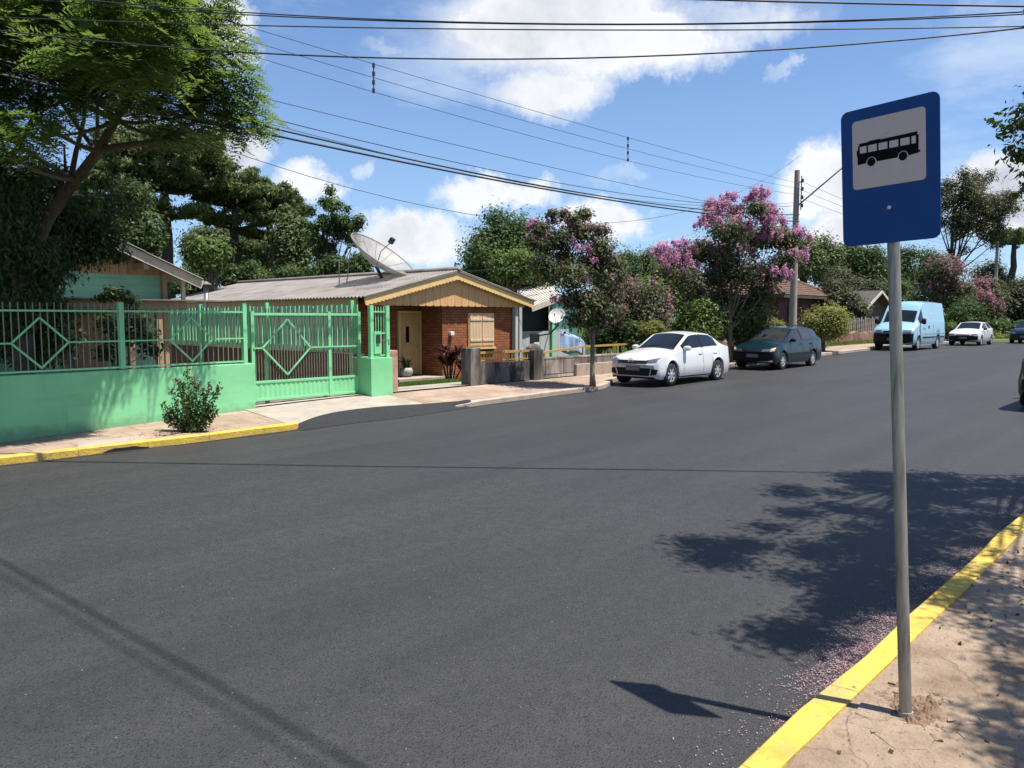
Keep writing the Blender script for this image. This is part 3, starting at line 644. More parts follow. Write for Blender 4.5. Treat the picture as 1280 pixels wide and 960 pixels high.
# boundary slat fence along the yard, on a low dark wall
XS = 10.98
t = thing('slat_fence', 'pale green timber slat fence on low dark wall behind the gate', 'fence', (XS, 20, .1))
zs0 = 1.2; zs1 = 2.32
MB().box((XS, 24, .5), (.14, 18, 1.35)).build('low_wall', M['dark_brick'], t)
mb = MB()
for k in range(84):
    y = 15.1 + k * .205 + rng.normal(0, .006); h = zs1 + rng.normal(0, .012); mb.box((XS - .1, y, (zs0 + h) / 2), (.022, .145, h - zs0))
mb.build('slats', M['mint_slat'], t)
mb = MB()
for z in (zs0 + .12, zs1 - .18): mb.bar((XS - .07, 15.05, z), (XS - .07, 32.5, z), .06, .035)
mb.build('rail', M['mint_slat'], t)
for y in (15.2, 19.0, 22.8, 26.6, 30.4): MB().bar((XS - .15, y, 0), (XS - .15, y, zs1 + .1), .09, upv=(0, 1, 0)).build('post', M['mint_metal'], t)
# ------------------------------------------------------------------ houses
def tilted(mb, a, b, c, d, th):
    """roof slab through four corners, given thickness downwards"""
    q = [np.array(p, float) for p in (a, b, c, d)]; lo = [p - np.array([0, 0, th]) for p in q]
    return mb.add(q + lo, [(0, 1, 2, 3), (7, 6, 5, 4), (0, 4, 5, 1), (1, 5, 6, 2), (2, 6, 7, 3), (3, 7, 4, 0)])
def corrugated(mb, a, b, c, d, wl=.18, amp=.024, th=.012):
    """sheet a-b is the ridge, d-c the eave; waves run down the slope"""
    a, b, c, d = [np.array(p, float) for p in (a, b, c, d)]; L = np.linalg.norm(b - a); n = int(L / wl * 6)
    nr = np.cross(b - a, d - a); nr /= np.linalg.norm(nr); nr *= np.sign(nr[2])
    vs = []
    for i in range(n + 1):
        u = i / n; o = amp * math.sin(2 * math.pi * u * L / wl)
        for v in (0, .34, .342, .67, .672, 1):
            lap = .014 if v in (.342, .672) else 0
            vs.append((a + (b - a) * u) * (1 - v) + (d + (c - d) * u) * v + nr * (o - (.0 if v < .341 else .012 if v < .671 else .024)))
    m = len(vs); vs += [p - nr * th for p in vs]
    k = 6; fs = [(i * k + j, (i + 1) * k + j, (i + 1) * k + j + 1, i * k + j + 1) for i in range(n) for j in range(k - 1)]
    fs += [tuple(q + m for q in f_[::-1]) for f_ in fs] + [(i * k + 5, (i + 1) * k + 5, m + (i + 1) * k + 5, m + i * k + 5) for i in range(n)]
    return mb.add(vs, fs)
# ---- brick house
FW, GB, RK, DW = 19.0, 18.82, 18.66, 20.1
el_ = AY(455, 371, RK); er = AY(667.5, 380, RK); rg = AY(573, 340.5, RK)
ze = (el_[2] + er[2]) / 2 + .02; Xl, Xr, Xm = el_[0], er[0], (el_[0] + er[0]) / 2; zrg = rg[2]; YB = 33.0
gz = .04
h = thing('brick_house', 'low brick house with cream gable boards, shuttered window and grey corrugated roof', 'house', (Xm, FW, gz))
wl_, wr_ = Xl + .55, AY(646, 400, FW)[0]
xc = AY(553, 420, FW)[0]                                     # corner of the porch recess
mb = MB()
zt_ = ze - .12
mb.box(((xc + wr_) / 2, FW + .1, zt_ / 2 + .0), (wr_ - xc, .2, zt_)); mb.box(((wl_ + xc) / 2, DW + .1, zt_ / 2), (xc - wl_ - .004, .2, zt_))
mb.box((xc + .1, (FW + DW) / 2 + .2, zt_ / 2), (.196, DW - FW, zt_ - .01)); mb.box((wl_ + .1, (DW + YB) / 2 + .1, zt_ / 2), (.2, YB - DW - .6, zt_ - .006)); mb.box((wr_ - .1, (FW + YB) / 2, zt_ / 2), (.2, YB - FW - .6, zt_ - .008)); mb.box((Xm, YB - .5, zt_ / 2), (wr_ - wl_ - .42, .2, zt_))
mb.build('wall', M['brick'], h)
gb = MB(); n = 22
for k in range(n):                                            # vertical gable boards with scalloped lower ends
    x0 = Xl + .32 + (Xr - Xl - .64) * k / n; x1 = Xl + .32 + (Xr - Xl - .64) * (k + 1) / n - .012; xm = (x0 + x1) / 2
    zz = lambda x: ze + (zrg - ze) * (1 - abs(x - Xm) / (Xm - Xl)) - .06
    lo = ze - .2
    gb.prism([(x0 - xm, lo + .03), (x0 - xm + .05, lo), (x1 - xm - .05, lo), (x1 - xm, lo + .03), (x1 - xm, max(zz(x1), lo + .06)), (0, max(zz(xm), lo + .06)), (x0 - xm, max(zz(x0), lo + .06))], (xm, GB, 0), (1, 0, 0), (0, 0, 1), .025)
gb.build('gable_boards', M['cream_timber'], h)
MB().box(((wl_ + xc) / 2 + .2, (GB + DW) / 2 + .02, ze - .1), (xc - wl_ + .4, DW - GB - .06, .03)).build('porch_ceiling', M['dark_wood'], h)
for s in (-1, 1):                                             # scalloped bargeboards, one each side of the ridge
    e = np.array([Xm + s * (Xm - Xl), RK, ze]); r_ = np.array([Xm, RK, zrg]); ux = e - r_; L = np.linalg.norm(ux); ux /= L; uy = np.cross(np.array([0, 1.0, 0]), ux); uy *= np.sign(uy[2]); 
    poly = [(0, .0)]; 
    ns = 26
    for k in range(ns * 4 + 1): u = k / 4; poly.append((L * u / ns, -.2 - .035 * abs(math.sin(math.pi * u))))
    poly.append((L, 0)); 
    if s > 0: poly = poly[::-1]
    MB().prism(poly, r_ + uy * .0 + np.array([0, .0 + s * .003, 0]), ux, uy, .03).build('bargeboard', M['cream_trim'], h)
    MB().bar(r_ + uy * .035 + np.array([0, -.02, 0]), e + uy * .035 + np.array([0, -.02, 0]), .05, .07, upv=(0, 1, 0)).build('roof_edge', M['fibre_cement'], h)
r0, r1 = np.array([Xm, RK - .06, zrg + .07]), np.array([Xm, YB, zrg + .07])
for s in (-1, 1):
    o = np.array([s * (Xm - Xl + .06), 0, ze - zrg - .01]); rb = MB(); corrugated(rb, r0, r1, r1 + o, r0 + o); rb.build('roof', M['fibre_cement'], h, smooth=True, sharp=50)
MB().tube([r0 + [0, 0, .03], r1 + [0, 0, .03]], .09, 8).build('ridge_cap', M['fibre_cement'], h, smooth=True)
MB().box((Xl + .1, (RK + YB) / 2 + .2, ze - .1), (.035, YB - RK - .5, .28)).build('fascia', M['cream_timber'], h)
# door
a, b = AY(497, 473, DW), AY(524.5, 391.5, DW)
d_ = MB().box(((a[0] + b[0]) / 2, DW - .03, (b[2] + gz + .1) / 2), (b[0] - a[0] - .2, .05, b[2] - gz - .14)).build('door', M['cream_timber'], h, bevel=.004)
fr = MB()
for xx in (a[0] + .045, b[0] - .045): fr.box((xx, DW - .04, (b[2] + gz + .1) / 2), (.09, .1, b[2] - gz - .1))
fr.box(((a[0] + b[0]) / 2, DW - .04, b[2] + .03), (b[0] - a[0], .1, .08)); fr.build('door_frame', M['cream_trim'], d_)
mb = MB(); 
for k in range(6): mb.box(((a[0] + b[0]) / 2, DW - .062, gz + .3 + k * .32), (b[0] - a[0] - .3, .015, .26))
mb.build('door_panels', M['cream_timber'], d_, bevel=.004)
q = AY(507.5, 418, DW); MB().box((q[0], DW - .074, q[2]), (.13, .02, .52)).build('door_pane', M['glass'], d_); MB().lathe([(0, 0), (.03, 0), (.03, .06), (0, .07)], (b[0] - .2, DW - .13, 1.05), 'y', 10).build('handle', M['bolt'], d_)
# shuttered window
a, b = AY(584.5, 434, FW), AY(616, 391.5, FW); w_ = MB().box(((a[0] + b[0]) / 2, FW - .03, (a[2] + b[2]) / 2), (b[0] - a[0], .06, b[2] - a[2])).build('window', M['cream_trim'], h, bevel=.004)
for k in range(2):
    xx = a[0] + (b[0] - a[0]) * (.26 + .48 * k); sh = MB()
    for j in range(4): sh.box((xx + (j - 1.5) * (b[0] - a[0]) * .115, FW - .075, (a[2] + b[2]) / 2), ((b[0] - a[0]) * .108, .03, b[2] - a[2] - .1))
    for z in (a[2] + .22, b[2] - .22): sh.box((xx, FW - .1, z), ((b[0] - a[0]) * .44, .02, .07))
    sh.build('shutter', M['pale_shutter'], w_, bevel=.003)
MB().box(((a[0] + b[0]) / 2, FW - .05, a[2] - .045), (b[0] - a[0] + .12, .1, .06)).build('sill', M['cream_trim'], w_)
for k in range(7): MB().box((a[0] + .55 + k * .09, FW - .02, a[2] - .14), (.045, .03, .08)).build('wall_vent', M['iron'], h)
q = AY(563, 417, FW); MB().box((q[0], FW - .06, q[2]), (.16, .12, .13)).build('wall_lamp', M['white_enamel'], h, bevel=.02)
q = AY(532, 392, DW); q2 = AY(532.5, 418, DW); MB().tube([(q[0], DW - .04, q[2]), (q2[0], DW - .04, q2[2])], .018, 6).build('conduit', M['white_enamel'], h)
a = AY(643.5, 400, FW - .1)[0]; MB().box((a, FW - .12, ze / 2 - .1), (.14, .16, ze - .2)).build('downpipe', M['white_board'], h)
a, b = AY(492, 474, DW - .9)[0], AY(560, 474, DW - .9)[0]; MB().box(((a + b) / 2, DW - .6, .03), (b - a, 1.15, .2)).build('door_step', M['concrete'], h, bevel=.01)
# pot with a plant, cordyline bush
q = AY(508, 473, DW - .55); t = thing('potted_plant', 'small grey pot with drooping leaves beside the cream door', 'potted plant', (q[0], DW - .55, .13))
MB().lathe([(0, 0), (.12, 0), (.2, .1), (.21, .2), (.17, .3), (.15, .28), (0, .26)], (q[0], DW - .55, .131), 'z', 16).build('pot', M['clay_pot'], t, smooth=True)
def blades(c, n, L, W, spread, lf, par, name, updir=1.0):
    cs = np.atleast_2d(np.array(c)); seg = []; ti = []
    for k in range(n):
        c = cs[k % len(cs)]; a = rng.random() * 2 * math.pi; s = spread * (.4 + .6 * rng.random()); l = L * (.6 + .5 * rng.random()); o = np.array([math.cos(a), math.sin(a), 0]); b = np.array([-math.sin(a), math.cos(a), 0]); p = c + o * .04; tt = rng.random()
        for j in range(3):
            dr = o * s * (.5 + .6 * j) + np.array([0, 0, updir * (1 - .55 * j * s)]); dr /= np.linalg.norm(dr); e = p + dr * l / 3; w0 = W * (.6, 1, .7)[j]; w1 = W * (1, .7, .05)[j]
            seg += [p - b * w0 / 2, p + b * w0 / 2, e + b * w1 / 2, e - b * w1 / 2]; ti.append(tt); p = e
    return np_mesh(name, np.array(seg), len(ti), np.array(ti), M[lf], par)
blades((q[0], DW - .55, .38), 12, .65, .10, 1.0, 'lf_dark', t, 'leaves')
q = AY(563, 476, 17.7); q[2] = zyard(q[0], 17.7); t = thing('cordyline_bush', 'dark red leafed cordyline bush against the brick front wall', 'bush', tuple(q))
mb = MB(); sv = []; 
for k in range(13):
    a = rng.random() * 6.28; r_ = .45 * rng.random() ** .6; e = q + np.array([math.cos(a) * r_, math.sin(a) * r_, .25 + .62 * rng.random()]); mb.tube([q + [math.cos(a) * .1, math.sin(a) * .1, -.05], e], [.025, .015], 5); sv.append(e)
mb.build('stems', M['trunk'], t)
blades(sv, 340, .5, .075, 1.1, 'lf_red', t, 'leaves')
# small lawn strip
mb_v = []; nn = 9000
xx = 12.2 + 6.0 * rng.random(nn); yy = 16.2 + 1.5 * rng.random(nn) ** .9; zz = np.array([zyard(x, y) for x, y in zip(xx, yy)])
c = np.stack([xx, yy, zz + .05], 1); tdir = unit(nn) * .5 + [0, 0, 1]; nrm = unit(nn)
tag(np_mesh('lawn', kites(c, tdir, nrm, .13 * np.ones(nn), .02 * np.ones(nn)), nn, rng.random(nn), M['grass']), kind='stuff')
# ---- flue pipe, aerials and the big dish
def roofz(x, y): return zrg + .07 + (ze - zrg) * abs(x - Xm) / (Xm - Xl)
q = D(258, 377, 29.5); t = thing('flue_pipe', 'grey metal flue pipe with rain cap above the corrugated roof', 'flue', tuple(q)); tp = D(258, 358, 29.5)
q[0] = min(q[0], Xm)
MB().tube([(q[0], q[1], tp[2] - 2.2), (q[0], q[1], tp[2])], .09, 10).build('pipe', M['galv'], t, smooth=True); MB().lathe([(0, .14), (.2, .03), (.2, 0), (0, .02)], (q[0], q[1], tp[2] + .06), 'z', 12).build('rain_cap', M['galv'], t)
for i, (px, y0, y1, d) in enumerate(((433, 305, 358, 27.0), (424, 325, 360, 26.4))):
    q = D(px, y1, d); q[2] = roofz(q[0], q[1]) - .05; tp = D(px + (6 if i == 0 else 0), y0, d); t = thing('aerial', ('tall leaning thin aerial pole beside the mesh dish', 'short thin aerial mast on the corrugated roof')[i], 'aerial', tuple(q))
    MB().tube([q, tp], .018, 6).build('mast', M['galv'], t); mb = MB(); mb.tube([tp + rt * -.28, tp + rt * .28], .008, 5)
    for k in range(5): p = tp + rt * (-.24 + .12 * k); mb.tube([p - fh * .2, p + fh * .2], .005, 4)
    mb.build('antenna_rods', M['galv'], t)
cD = D(479, 318, 26.5); axd = .56 * rt + .80 * np.array([0, 0, 1]) - .20 * fh; axd /= np.linalg.norm(axd)
t = thing('mesh_dish', 'large weathered mesh satellite dish tilted skyward behind the brick roof', 'satellite dish', (cD[0], cD[1], roofz(cD[0], cD[1])))
e1 = np.cross(axd, fh); e1 /= np.linalg.norm(e1); e2 = np.cross(axd, e1); Mx = np.stack([e1, e2, axd], 1); RD = 1.22; dep = .42
prof = [(RD * u, dep * u * u - dep) for u in lin(.04, 1, 10)]; mb = MB(); mb.lathe(prof, cD, 'z', 36, Mx); mb.lathe([(r_, z - .02) for r_, z in prof[::-1]], cD, 'z', 36, Mx)
mb.build('reflector', M['dish_mesh'], t, smooth=True); mb = MB()
mb.tube([cD + Mx @ np.array([RD * math.cos(a), RD * math.sin(a), 0]) for a in lin(0, 2 * math.pi, 37)], .025, 6)
for k in range(12):
    a = k * math.pi / 6; mb.tube([cD + Mx @ np.array([RD * u * math.cos(a), RD * u * math.sin(a), dep * u * u - dep + .012]) for u in lin(.05, 1, 7)], .012, 4)
mb.build('ribs', M['dish_mesh'], t); fd = cD + axd * .50
mb = MB(); a0 = cD - axd * dep; mb.tube([a0, a0 + (fd - a0) * .5 + e1 * .12, fd - axd * .02], .016, 6); mb.build('feed_arm', M['galv'], t)
MB().bar(fd - axd * .05, fd + axd * .16, .17, .15).build('feed_horn', M['iron'], t, bevel=.02)
ft = np.array([cD[0], cD[1], roofz(cD[0], cD[1]) - .1]); MB().tube([ft, a0 - axd * .05], .06, 8).build('mast', M['iron'], t)
# ---- wooden house
GY, WY = 20.0, 20.7
e = AY(253, 351, GY); tpt = AY(80, 270, GY); sl_ = (tpt[2] - e[2]) / (e[0] - tpt[0]); Xd = 5.2; zd = e[2] + sl_ * (e[0] - Xd)
h = thing('wooden_house', 'mint clapboard house with raw timber gable under the big tree', 'house', (Xd, WY, .1))
xr = AY(203, 350, WY)[0]; xl2 = 2 * Xd - xr; zcl = AY(203, 345, WY)[2]
mb = MB()
mb.box(((xr + xl2) / 2, WY + .1, zcl / 2), (xr - xl2, .2, zcl)); mb.box((xr - .1, WY + 4.7, zcl / 2), (.196, 8.99, zcl - .01)); mb.box((xl2 + .1, WY + 4.7, zcl / 2), (.196, 8.99, zcl - .01))
mb.build('wall', M['clapboard'], h)
mb = MB(); nrow = int(zcl / .16)
for k in range(nrow): 
    z = .1 + k * .16; mb.add([(xl2, WY - .022, z), (xr, WY - .022, z), (xr, WY - .004, z + .155), (xl2, WY - .004, z + .155), (xl2, WY, z), (xr, WY, z)], [(0, 1, 2, 3), (4, 5, 1, 0)])
mb.build('clapboards', M['clapboard'], h)
mb = MB(); n = 34
for k in range(n):
    x0 = xl2 + (xr - xl2) * k / n; x1 = xl2 + (xr - xl2) * (k + 1) / n - .012; zt2 = lambda x: zd - sl_ * abs(x - Xd) - .08
    mb.add([(x0, WY - .012, zcl), (x1, WY - .012, zcl), (x1, WY - .012, zt2(x1)), (x0, WY - .012, zt2(x0))], [(0, 1, 2, 3)])
mb.build('gable_boards', M['timber'], h)
for s in (-1, 1):
    ev = np.array([Xd + s * (e[0] - Xd), GY, e[2]]); rd_ = np.array([Xd, GY, zd]); back = np.array([0, 10.2, 0])
    mb = MB(); corrugated(mb, rd_ + [0, -.08, .06], rd_ + back + [0, 0, .06], ev + back + [0, 0, .06], ev + [0, -.08, .06]); mb.build('roof', M['fibre_cement'], h, smooth=True, sharp=50)
    MB().bar(rd_ + [0, s * .003, -.1], ev + [0, s * .003, -.1], .03, .22, upv=(0, 0, 1)).build('bargeboard', M['fascia'], h)
    for u in (.35, .68): 
        p = rd_ + (ev - rd_) * u; MB().bar(p + [0, .05, -.27], p + [0, .72, -.27], .12, .16).build('purlin_end', M['timber'], h)
MB().box((xr + .01, WY - .05, zcl / 2), (.12, .12, zcl + .1)).build('corner_post', M['timber'], h)
# carport in front: beam and tan posts
BY = 17.6; b0, b1 = AY(-60, 381, BY)[0], AY(232, 381, BY)[0]; bz = AY(150, 381, BY)[2]
MB().box(((b0 + b1) / 2, BY, bz), (b1 - b0, .1, .2)).build('carport_beam', M['timber'], h)
for px in (163, 198, 80): xx = AY(px, 400, BY)[0]; MB().box((xx, BY, bz / 2 - .05), (.13, .13, bz - .1)).build('carport_post', M['timber'], h)
xx = AY(235.5, 370, GY)[0]; zq = AY(235.5, 388, GY)[2]; MB().box((xx, GY + .3, (e[2] + zq) / 2), (.09, .09, e[2] - zq)).build('eave_post', M['fascia'], h)
mb = MB(); tilted(mb, (b0, BY - .2, bz + .13), (xr + .1, BY - .2, bz + .13), (xr + .1, WY - .05, bz + .16), (b0, WY - .05, bz + .16), .03); mb.build('carport_roof', M['fibre_cement'], h)
a, b = AY(103, 450, WY), AY(120, 412, WY); MB().box(((a[0] + b[0]) / 2, WY - .05, 1.1), (b[0] - a[0] + .4, .06, 2.0)).build('door', M['timber'], h)
# ---- blue green shed house
SY = 19.9
h = thing('shed_house', 'blue green board house with pale sheet roof beside the brick house', 'house', (23.5, SY, .1))
A_, B_, C_, D_ = AY(664, 383, SY - .3), AY(700, 369.5, SY - .3), AY(684, 350.5, 23.4), AY(606, 357, 23.4)
mb = MB(); 
def bil(u, v): return (A_ * (1 - u) + B_ * u) * (1 - v) + (D_ * (1 - u) + C_ * u) * v
nrib = 15
for k in range(nrib):
    u0, u1 = k / nrib, (k + 1) / nrib - .012; mb.add([bil(u0, 0), bil(u1, 0), bil(u1, 1), bil(u0, 1)] + [p - np.array([0, 0, .05]) for p in (bil(u0, 0), bil(u1, 0), bil(u1, 1), bil(u0, 1))], [(0, 1, 2, 3), (0, 4, 5, 1), (1, 5, 6, 2), (7, 6, 5, 4)])
    mb.tube([bil(u1, 0) + [0, 0, .012], bil(u1, 1) + [0, 0, .012]], .016, 5)
mb.build('roof', M['pale_roof'], h)
MB().bar(A_ + [0, -.03, -.1], B_ + [0, -.03, -.1], .04, .2, upv=(0, 0, 1)).build('fascia', M['fascia'], h)
x0, x1 = AY(647, 400, SY)[0], AY(692, 400, SY)[0]; zf = AY(670, 414, SY)[2]; zt3 = AY(692, 379, SY)[2]
MB().box(((x0 + x1) / 2, SY + .1, zf / 2), (x1 - x0, .2, zf)).build('lower_wall', M['white_board'], h)
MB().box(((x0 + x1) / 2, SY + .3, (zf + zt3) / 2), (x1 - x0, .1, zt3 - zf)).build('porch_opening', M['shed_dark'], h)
for px in (648.5, 689.5): xx = AY(px, 400, SY)[0]; MB().box((xx, SY - .03, zt3 / 2), (.15, .14, zt3)).build('corner_post', M['white_board' if px < 660 else 'mint_slat'], h)
xx = AY(668, 400, SY)[0]; MB().box((xx, SY - .01, zf - .35), (.5, .05, .5)).build('dark_window', M['shed_dark'], h); MB().box((xx + .1, SY - .045, zf - .55), (.35, .03, .25)).build('white_basin', M['white_enamel'], h)
MB().box((x1 + .75, SY + .1, zt3 / 2), (1.5, .2, zt3)).build('side_wall', M['blue_shed'], h); MB().box((x1 + .45, SY - .02, zf / 2 + .05), (.9, .05, zf)).build('pale_boards', M['white_board'], h)
MB().box(((x0 + x1) / 2 + .7, SY + 3, zt3 / 2), (x1 - x0 + 1.3, .2, zt3)).build('rear_wall', M['blue_shed'], h)
# small white dish
q = AY(696.5, 395, SY - .9); axd = -.62 * fh + .25 * rt * -1 + .38 * np.array([0, 0, 1]); axd /= np.linalg.norm(axd); e1 = np.cross(axd, [0, 0, 1]); e1 /= np.linalg.norm(e1); e2 = np.cross(axd, e1); Mx = np.stack([e1, e2, axd], 1)
t = thing('offset_dish', 'small round white satellite dish on bracket before the blue green house', 'satellite dish', tuple(q))
prof = [(.32 * u, .06 * u * u) for u in lin(.03, 1, 6)]; mb = MB(); mb.lathe(prof, q, 'z', 24, Mx); mb.lathe([(r_, z - .015) for r_, z in prof[::-1]], q, 'z', 24, Mx); mb.build('reflector', M['white_enamel'], t, smooth=True)
mb = MB(); mb.tube([q + e2 * .3, q + axd * .3 + e2 * .14], .012, 5); mb.build('feed_arm', M['iron'], t); MB().bar(q + axd * .27 + e2 * .12, q + axd * .34 + e2 * .1, .035).build('feed_horn', M['iron'], t)
mb = MB(); mb.tube([q - axd * .03, q - axd * .15 + [0, 0, -.25], q - axd * .15 + [0, .4, -.6], (q[0], SY, q[2] - .75)], .03, 6); mb.tube([q - axd * .15 + [0, 0, -.25], (q[0] + .7, SY - .02, q[2] - .3)], .02, 5); mb.build('bracket', M['iron'], t)
# washing on a line
a, b = AY(701, 413, SY - .6), AY(731, 424, SY - .6)
t = thing('washing', 'pale blue cloths hanging on the clothes line by the shed house', 'laundry', tuple(a)); 
mb = MB(); mb.tube([a + [-.4, 0, .05], (a + b) / 2 + [0, 0, -.02], b + [.5, 0, .05]], .008, 5); mb.build('clothes_line', M['iron'], t)
nx = 26; mb = MB()
def cl_(u, v): 
    return np.array([a[0] + (b[0] - a[0]) * u, a[1] + .05 * math.sin(u * 22) * (.3 + v) + .03 * math.sin(u * 9 + v * 3), a[2] * (1 - u) + b[2] * u - v * (.75 + .1 * math.sin(u * 7))])
mb.sheet(lin(0, 1, nx), lin(0, 1, 7), cl_); o_ = mb.build('cloth', M['cloth_blue'], t, smooth=True); sd = o_.modifiers.new('thickness', 'SOLIDIFY'); sd.thickness = .01
# ---- stained walls and ochre rails
SW = 14.35
def swx(px): return AY(px, 460, SW)[0]
t = thing('stained_wall', 'low mould stained concrete wall with ochre railing before the brick house', 'wall', (swx(630), SW, .3))
x0, x1 = swx(597), swx(668); zt4 = AY(640, 452, SW)[2]
MB().box(((x0 + x1) / 2, SW + .1, zt4 / 2), (x1 - x0, .18, zt4)).build('masonry', M['stained'], t, bevel=.01)
zp = AY(592, 435, SW)[2]; MB().box((swx(592) , SW + .1, zp / 2), (.36, .36, zp)).build('pier', M['stained'], t, bevel=.015)
zr1 = AY(640, 439.5, SW)[2]; MB().bar((x0, SW + .08, zr1), (x1, SW + .08, zr1), .06, .06).build('rail', M['yellow_rail'], t)
mb = MB(); mb.bar((x0, SW + .08, zt4 + .06), (x1, SW + .08, zt4 + .06), .025, .03)
for k in range(20): xx = x0 + .1 + (x1 - x0 - .2) * k / 19; mb.bar((xx, SW + .08, zt4 - .01), (xx, SW + .08, zr1), .018, upv=(0, 1, 0))
mb.build('bars', M['yellow_rail'], t)
t = thing('block_wall', 'patchy pale block wall with ochre rail behind the white sedan', 'wall', (swx(720), SW, .3))
x0, x1 = swx(677), swx(677) + 9.2; zt4 = AY(690, 446.5, SW)[2]
MB().box(((x0 + x1) / 2, SW + .12, zt4 / 2), (x1 - x0, .2, zt4)).build('masonry', M['patchy'], t, bevel=.01)
MB().box(((x0 + x1) / 2 + .8, SW - .02, .35), (x1 - x0 - 1.4, .1, .62)).build('plinth', M['stone_kerb'], t, bevel=.01)
zp = AY(670, 431, SW)[2]; MB().box((swx(670), SW + .1, zp / 2 - .06), (.42, .42, zp - .12)).build('pier', M['stained'], t, bevel=.03)
mb = MB(); mb.lathe([(0, .16), (.12, .13), (.2, .04), (.205, 0)], (swx(670), SW + .1, zp - .12), 'z', 14); mb.build('pier_cap', M['stained'], t, smooth=True)
qa, qb = AY(678, 441.5, SW), AY(733, 433.3, SW); mb = MB(); mb.bar((qa[0], SW + .1, qa[2]), (qb[0], SW + .1, qb[2]), .06, .06); mb.bar((qb[0], SW + .1, qb[2]), (x1, SW + .1, qb[2] + .06), .055, .055)
for k in range(6): xx = qa[0] + .2 + (x1 - qa[0] - .3) * k / 5; mb.bar((xx, SW + .1, zt4 - .05), (xx, SW + .1, qb[2] - (.15 if k == 0 else .02)), .05, upv=(0, 1, 0))
mb.build('rail', M['yellow_rail'], t)
q = AY(795, 421, SW); mb = MB(); poly = [(-.16, -.2), (.15, -.17), (.17, .1), (.08, .22), (-.04, .17), (-.13, .2)]; mb.prism(poly, (q[0], SW - .16, q[2]), (1, 0, 0), (0, 0, 1), .12)
tag(mb.build('plastic_bag', M['lime'], bevel=.03), 'bright lime plastic bag hanging over the ochre rail', 'bag')
# ---- old low wall further along, pale board fence, earth bank
t = thing('old_wall', 'long low reddish stone wall behind the parked dark wagon and van', 'wall', (32, 15.7, .5))
mb = MB(); xs = lin(25.2, 52, 60)
mb.sheet(xs, [0, 1, 2, 3], lambda x, j: (x, 15.62 + (.28 if j > 1 else 0), (zwall(x) - .3 if j in (0, 3) else zwall(x) + .62 + .06 * math.sin(x * 2.7) + .05 * math.sin(x * 6.1)))); mb.build('masonry', M['old_red'], t)
t = thing('board_fence', 'weathered pale board fence on the old wall beside the van', 'fence', (46, 16, .9)); mb = MB()
for k in range(30): xx = 40.5 + k * .3; mb.box((xx, 16.05 + .01 * (k % 2), .6 + .75 + .05 * rng.normal()), (.2, .025, 1.4))
mb.build('boards', M['old_board'], t); mb = MB(); mb.bar((40.3, 16.1, 1.1), (49.5, 16.1, 1.1), .07, .04); mb.bar((40.3, 16.1, 1.75), (49.5, 16.1, 1.75), .07, .04); mb.build('rail', M['dark_wood'], t)
# ---- tiled house
h = thing('tiled_house', 'maroon house under brown terracotta hip roof behind the utility pole', 'house', (43, 20, .7))
X0, Y0, LX, LY = 40.2, 17.9, 7.3, 7.0; dn = depth((X0, Y0, 3)); zev = 2 + 29.5 * dn / F; zap = 2 + 66 * depth((X0 + 3, Y0 + 3, 3)) / F
mb = MB(); mb.box((X0 + LX / 2, Y0 + LY / 2, (zev + .5) / 2), (LX - 1.0, LY - 1.0, zev - .5)); mb.build('wall', M['maroon'], h)
cx, cy = X0 + LX / 2, Y0 + LY / 2; cor = [np.array(p) for p in ((X0, Y0, zev), (X0 + LX, Y0, zev), (X0 + LX, Y0 + LY, zev), (X0, Y0 + LY, zev))]; apx = np.array([cx, cy, zap])
mb = MB(); rows = 15
for s in range(4):
    a, b = cor[s], cor[(s + 1) % 4]; nrm = np.cross(b - a, apx - a); nrm /= np.linalg.norm(nrm); nrm *= np.sign(nrm[2])
    for k in range(rows):
        u, v = k / rows, (k + 1) / rows + .02; v = min(v, .995)
        p = [a + (apx - a) * u, b + (apx - b) * u, b + (apx - b) * v, a + (apx - a) * v]; L = np.linalg.norm(p[1] - p[0]); n = max(2, int(L / .24) * 2); vs = []
        for i in range(n + 1):
            w_ = i / n; o = .03 if i % 2 else 0; lo_ = p[0] + (p[1] - p[0]) * w_; hi_ = p[3] + (p[2] - p[3]) * w_; vs += [lo_ + nrm * (.05 + o), hi_ + nrm * o, lo_ + nrm * (o - .01)]
        mb.add(vs, [(3 * i, 3 * i + 3, 3 * i + 4, 3 * i + 1) for i in range(n)] + [(3 * i + 2, 3 * i + 5, 3 * i + 3, 3 * i) for i in range(n)])
mb.build('roof', M['tile'], h)
mb = MB(); 
for c_ in cor: mb.tube([c_ + [0, 0, .06], apx + [0, 0, .06]], .11, 6)
mb.build('hip_tiles', M['tile'], h); mb = MB()
for s in range(4): mb.bar(cor[s] - [0, 0, .07], cor[(s + 1) % 4] - [0, 0, .07], .06, .14)
mb.build('fascia', M['dark_wood'], h)
for xx in (X0 + 2.2, X0 + 5.2): f_ = MB().box((xx, Y0 + .47, 2.1), (1.1, .08, 1.2)).build('window', M['dark_wood'], h); MB().box((xx, Y0 + .42, 2.1), (.95, .03, 1.05)).build('pane', M['glass'], f_)
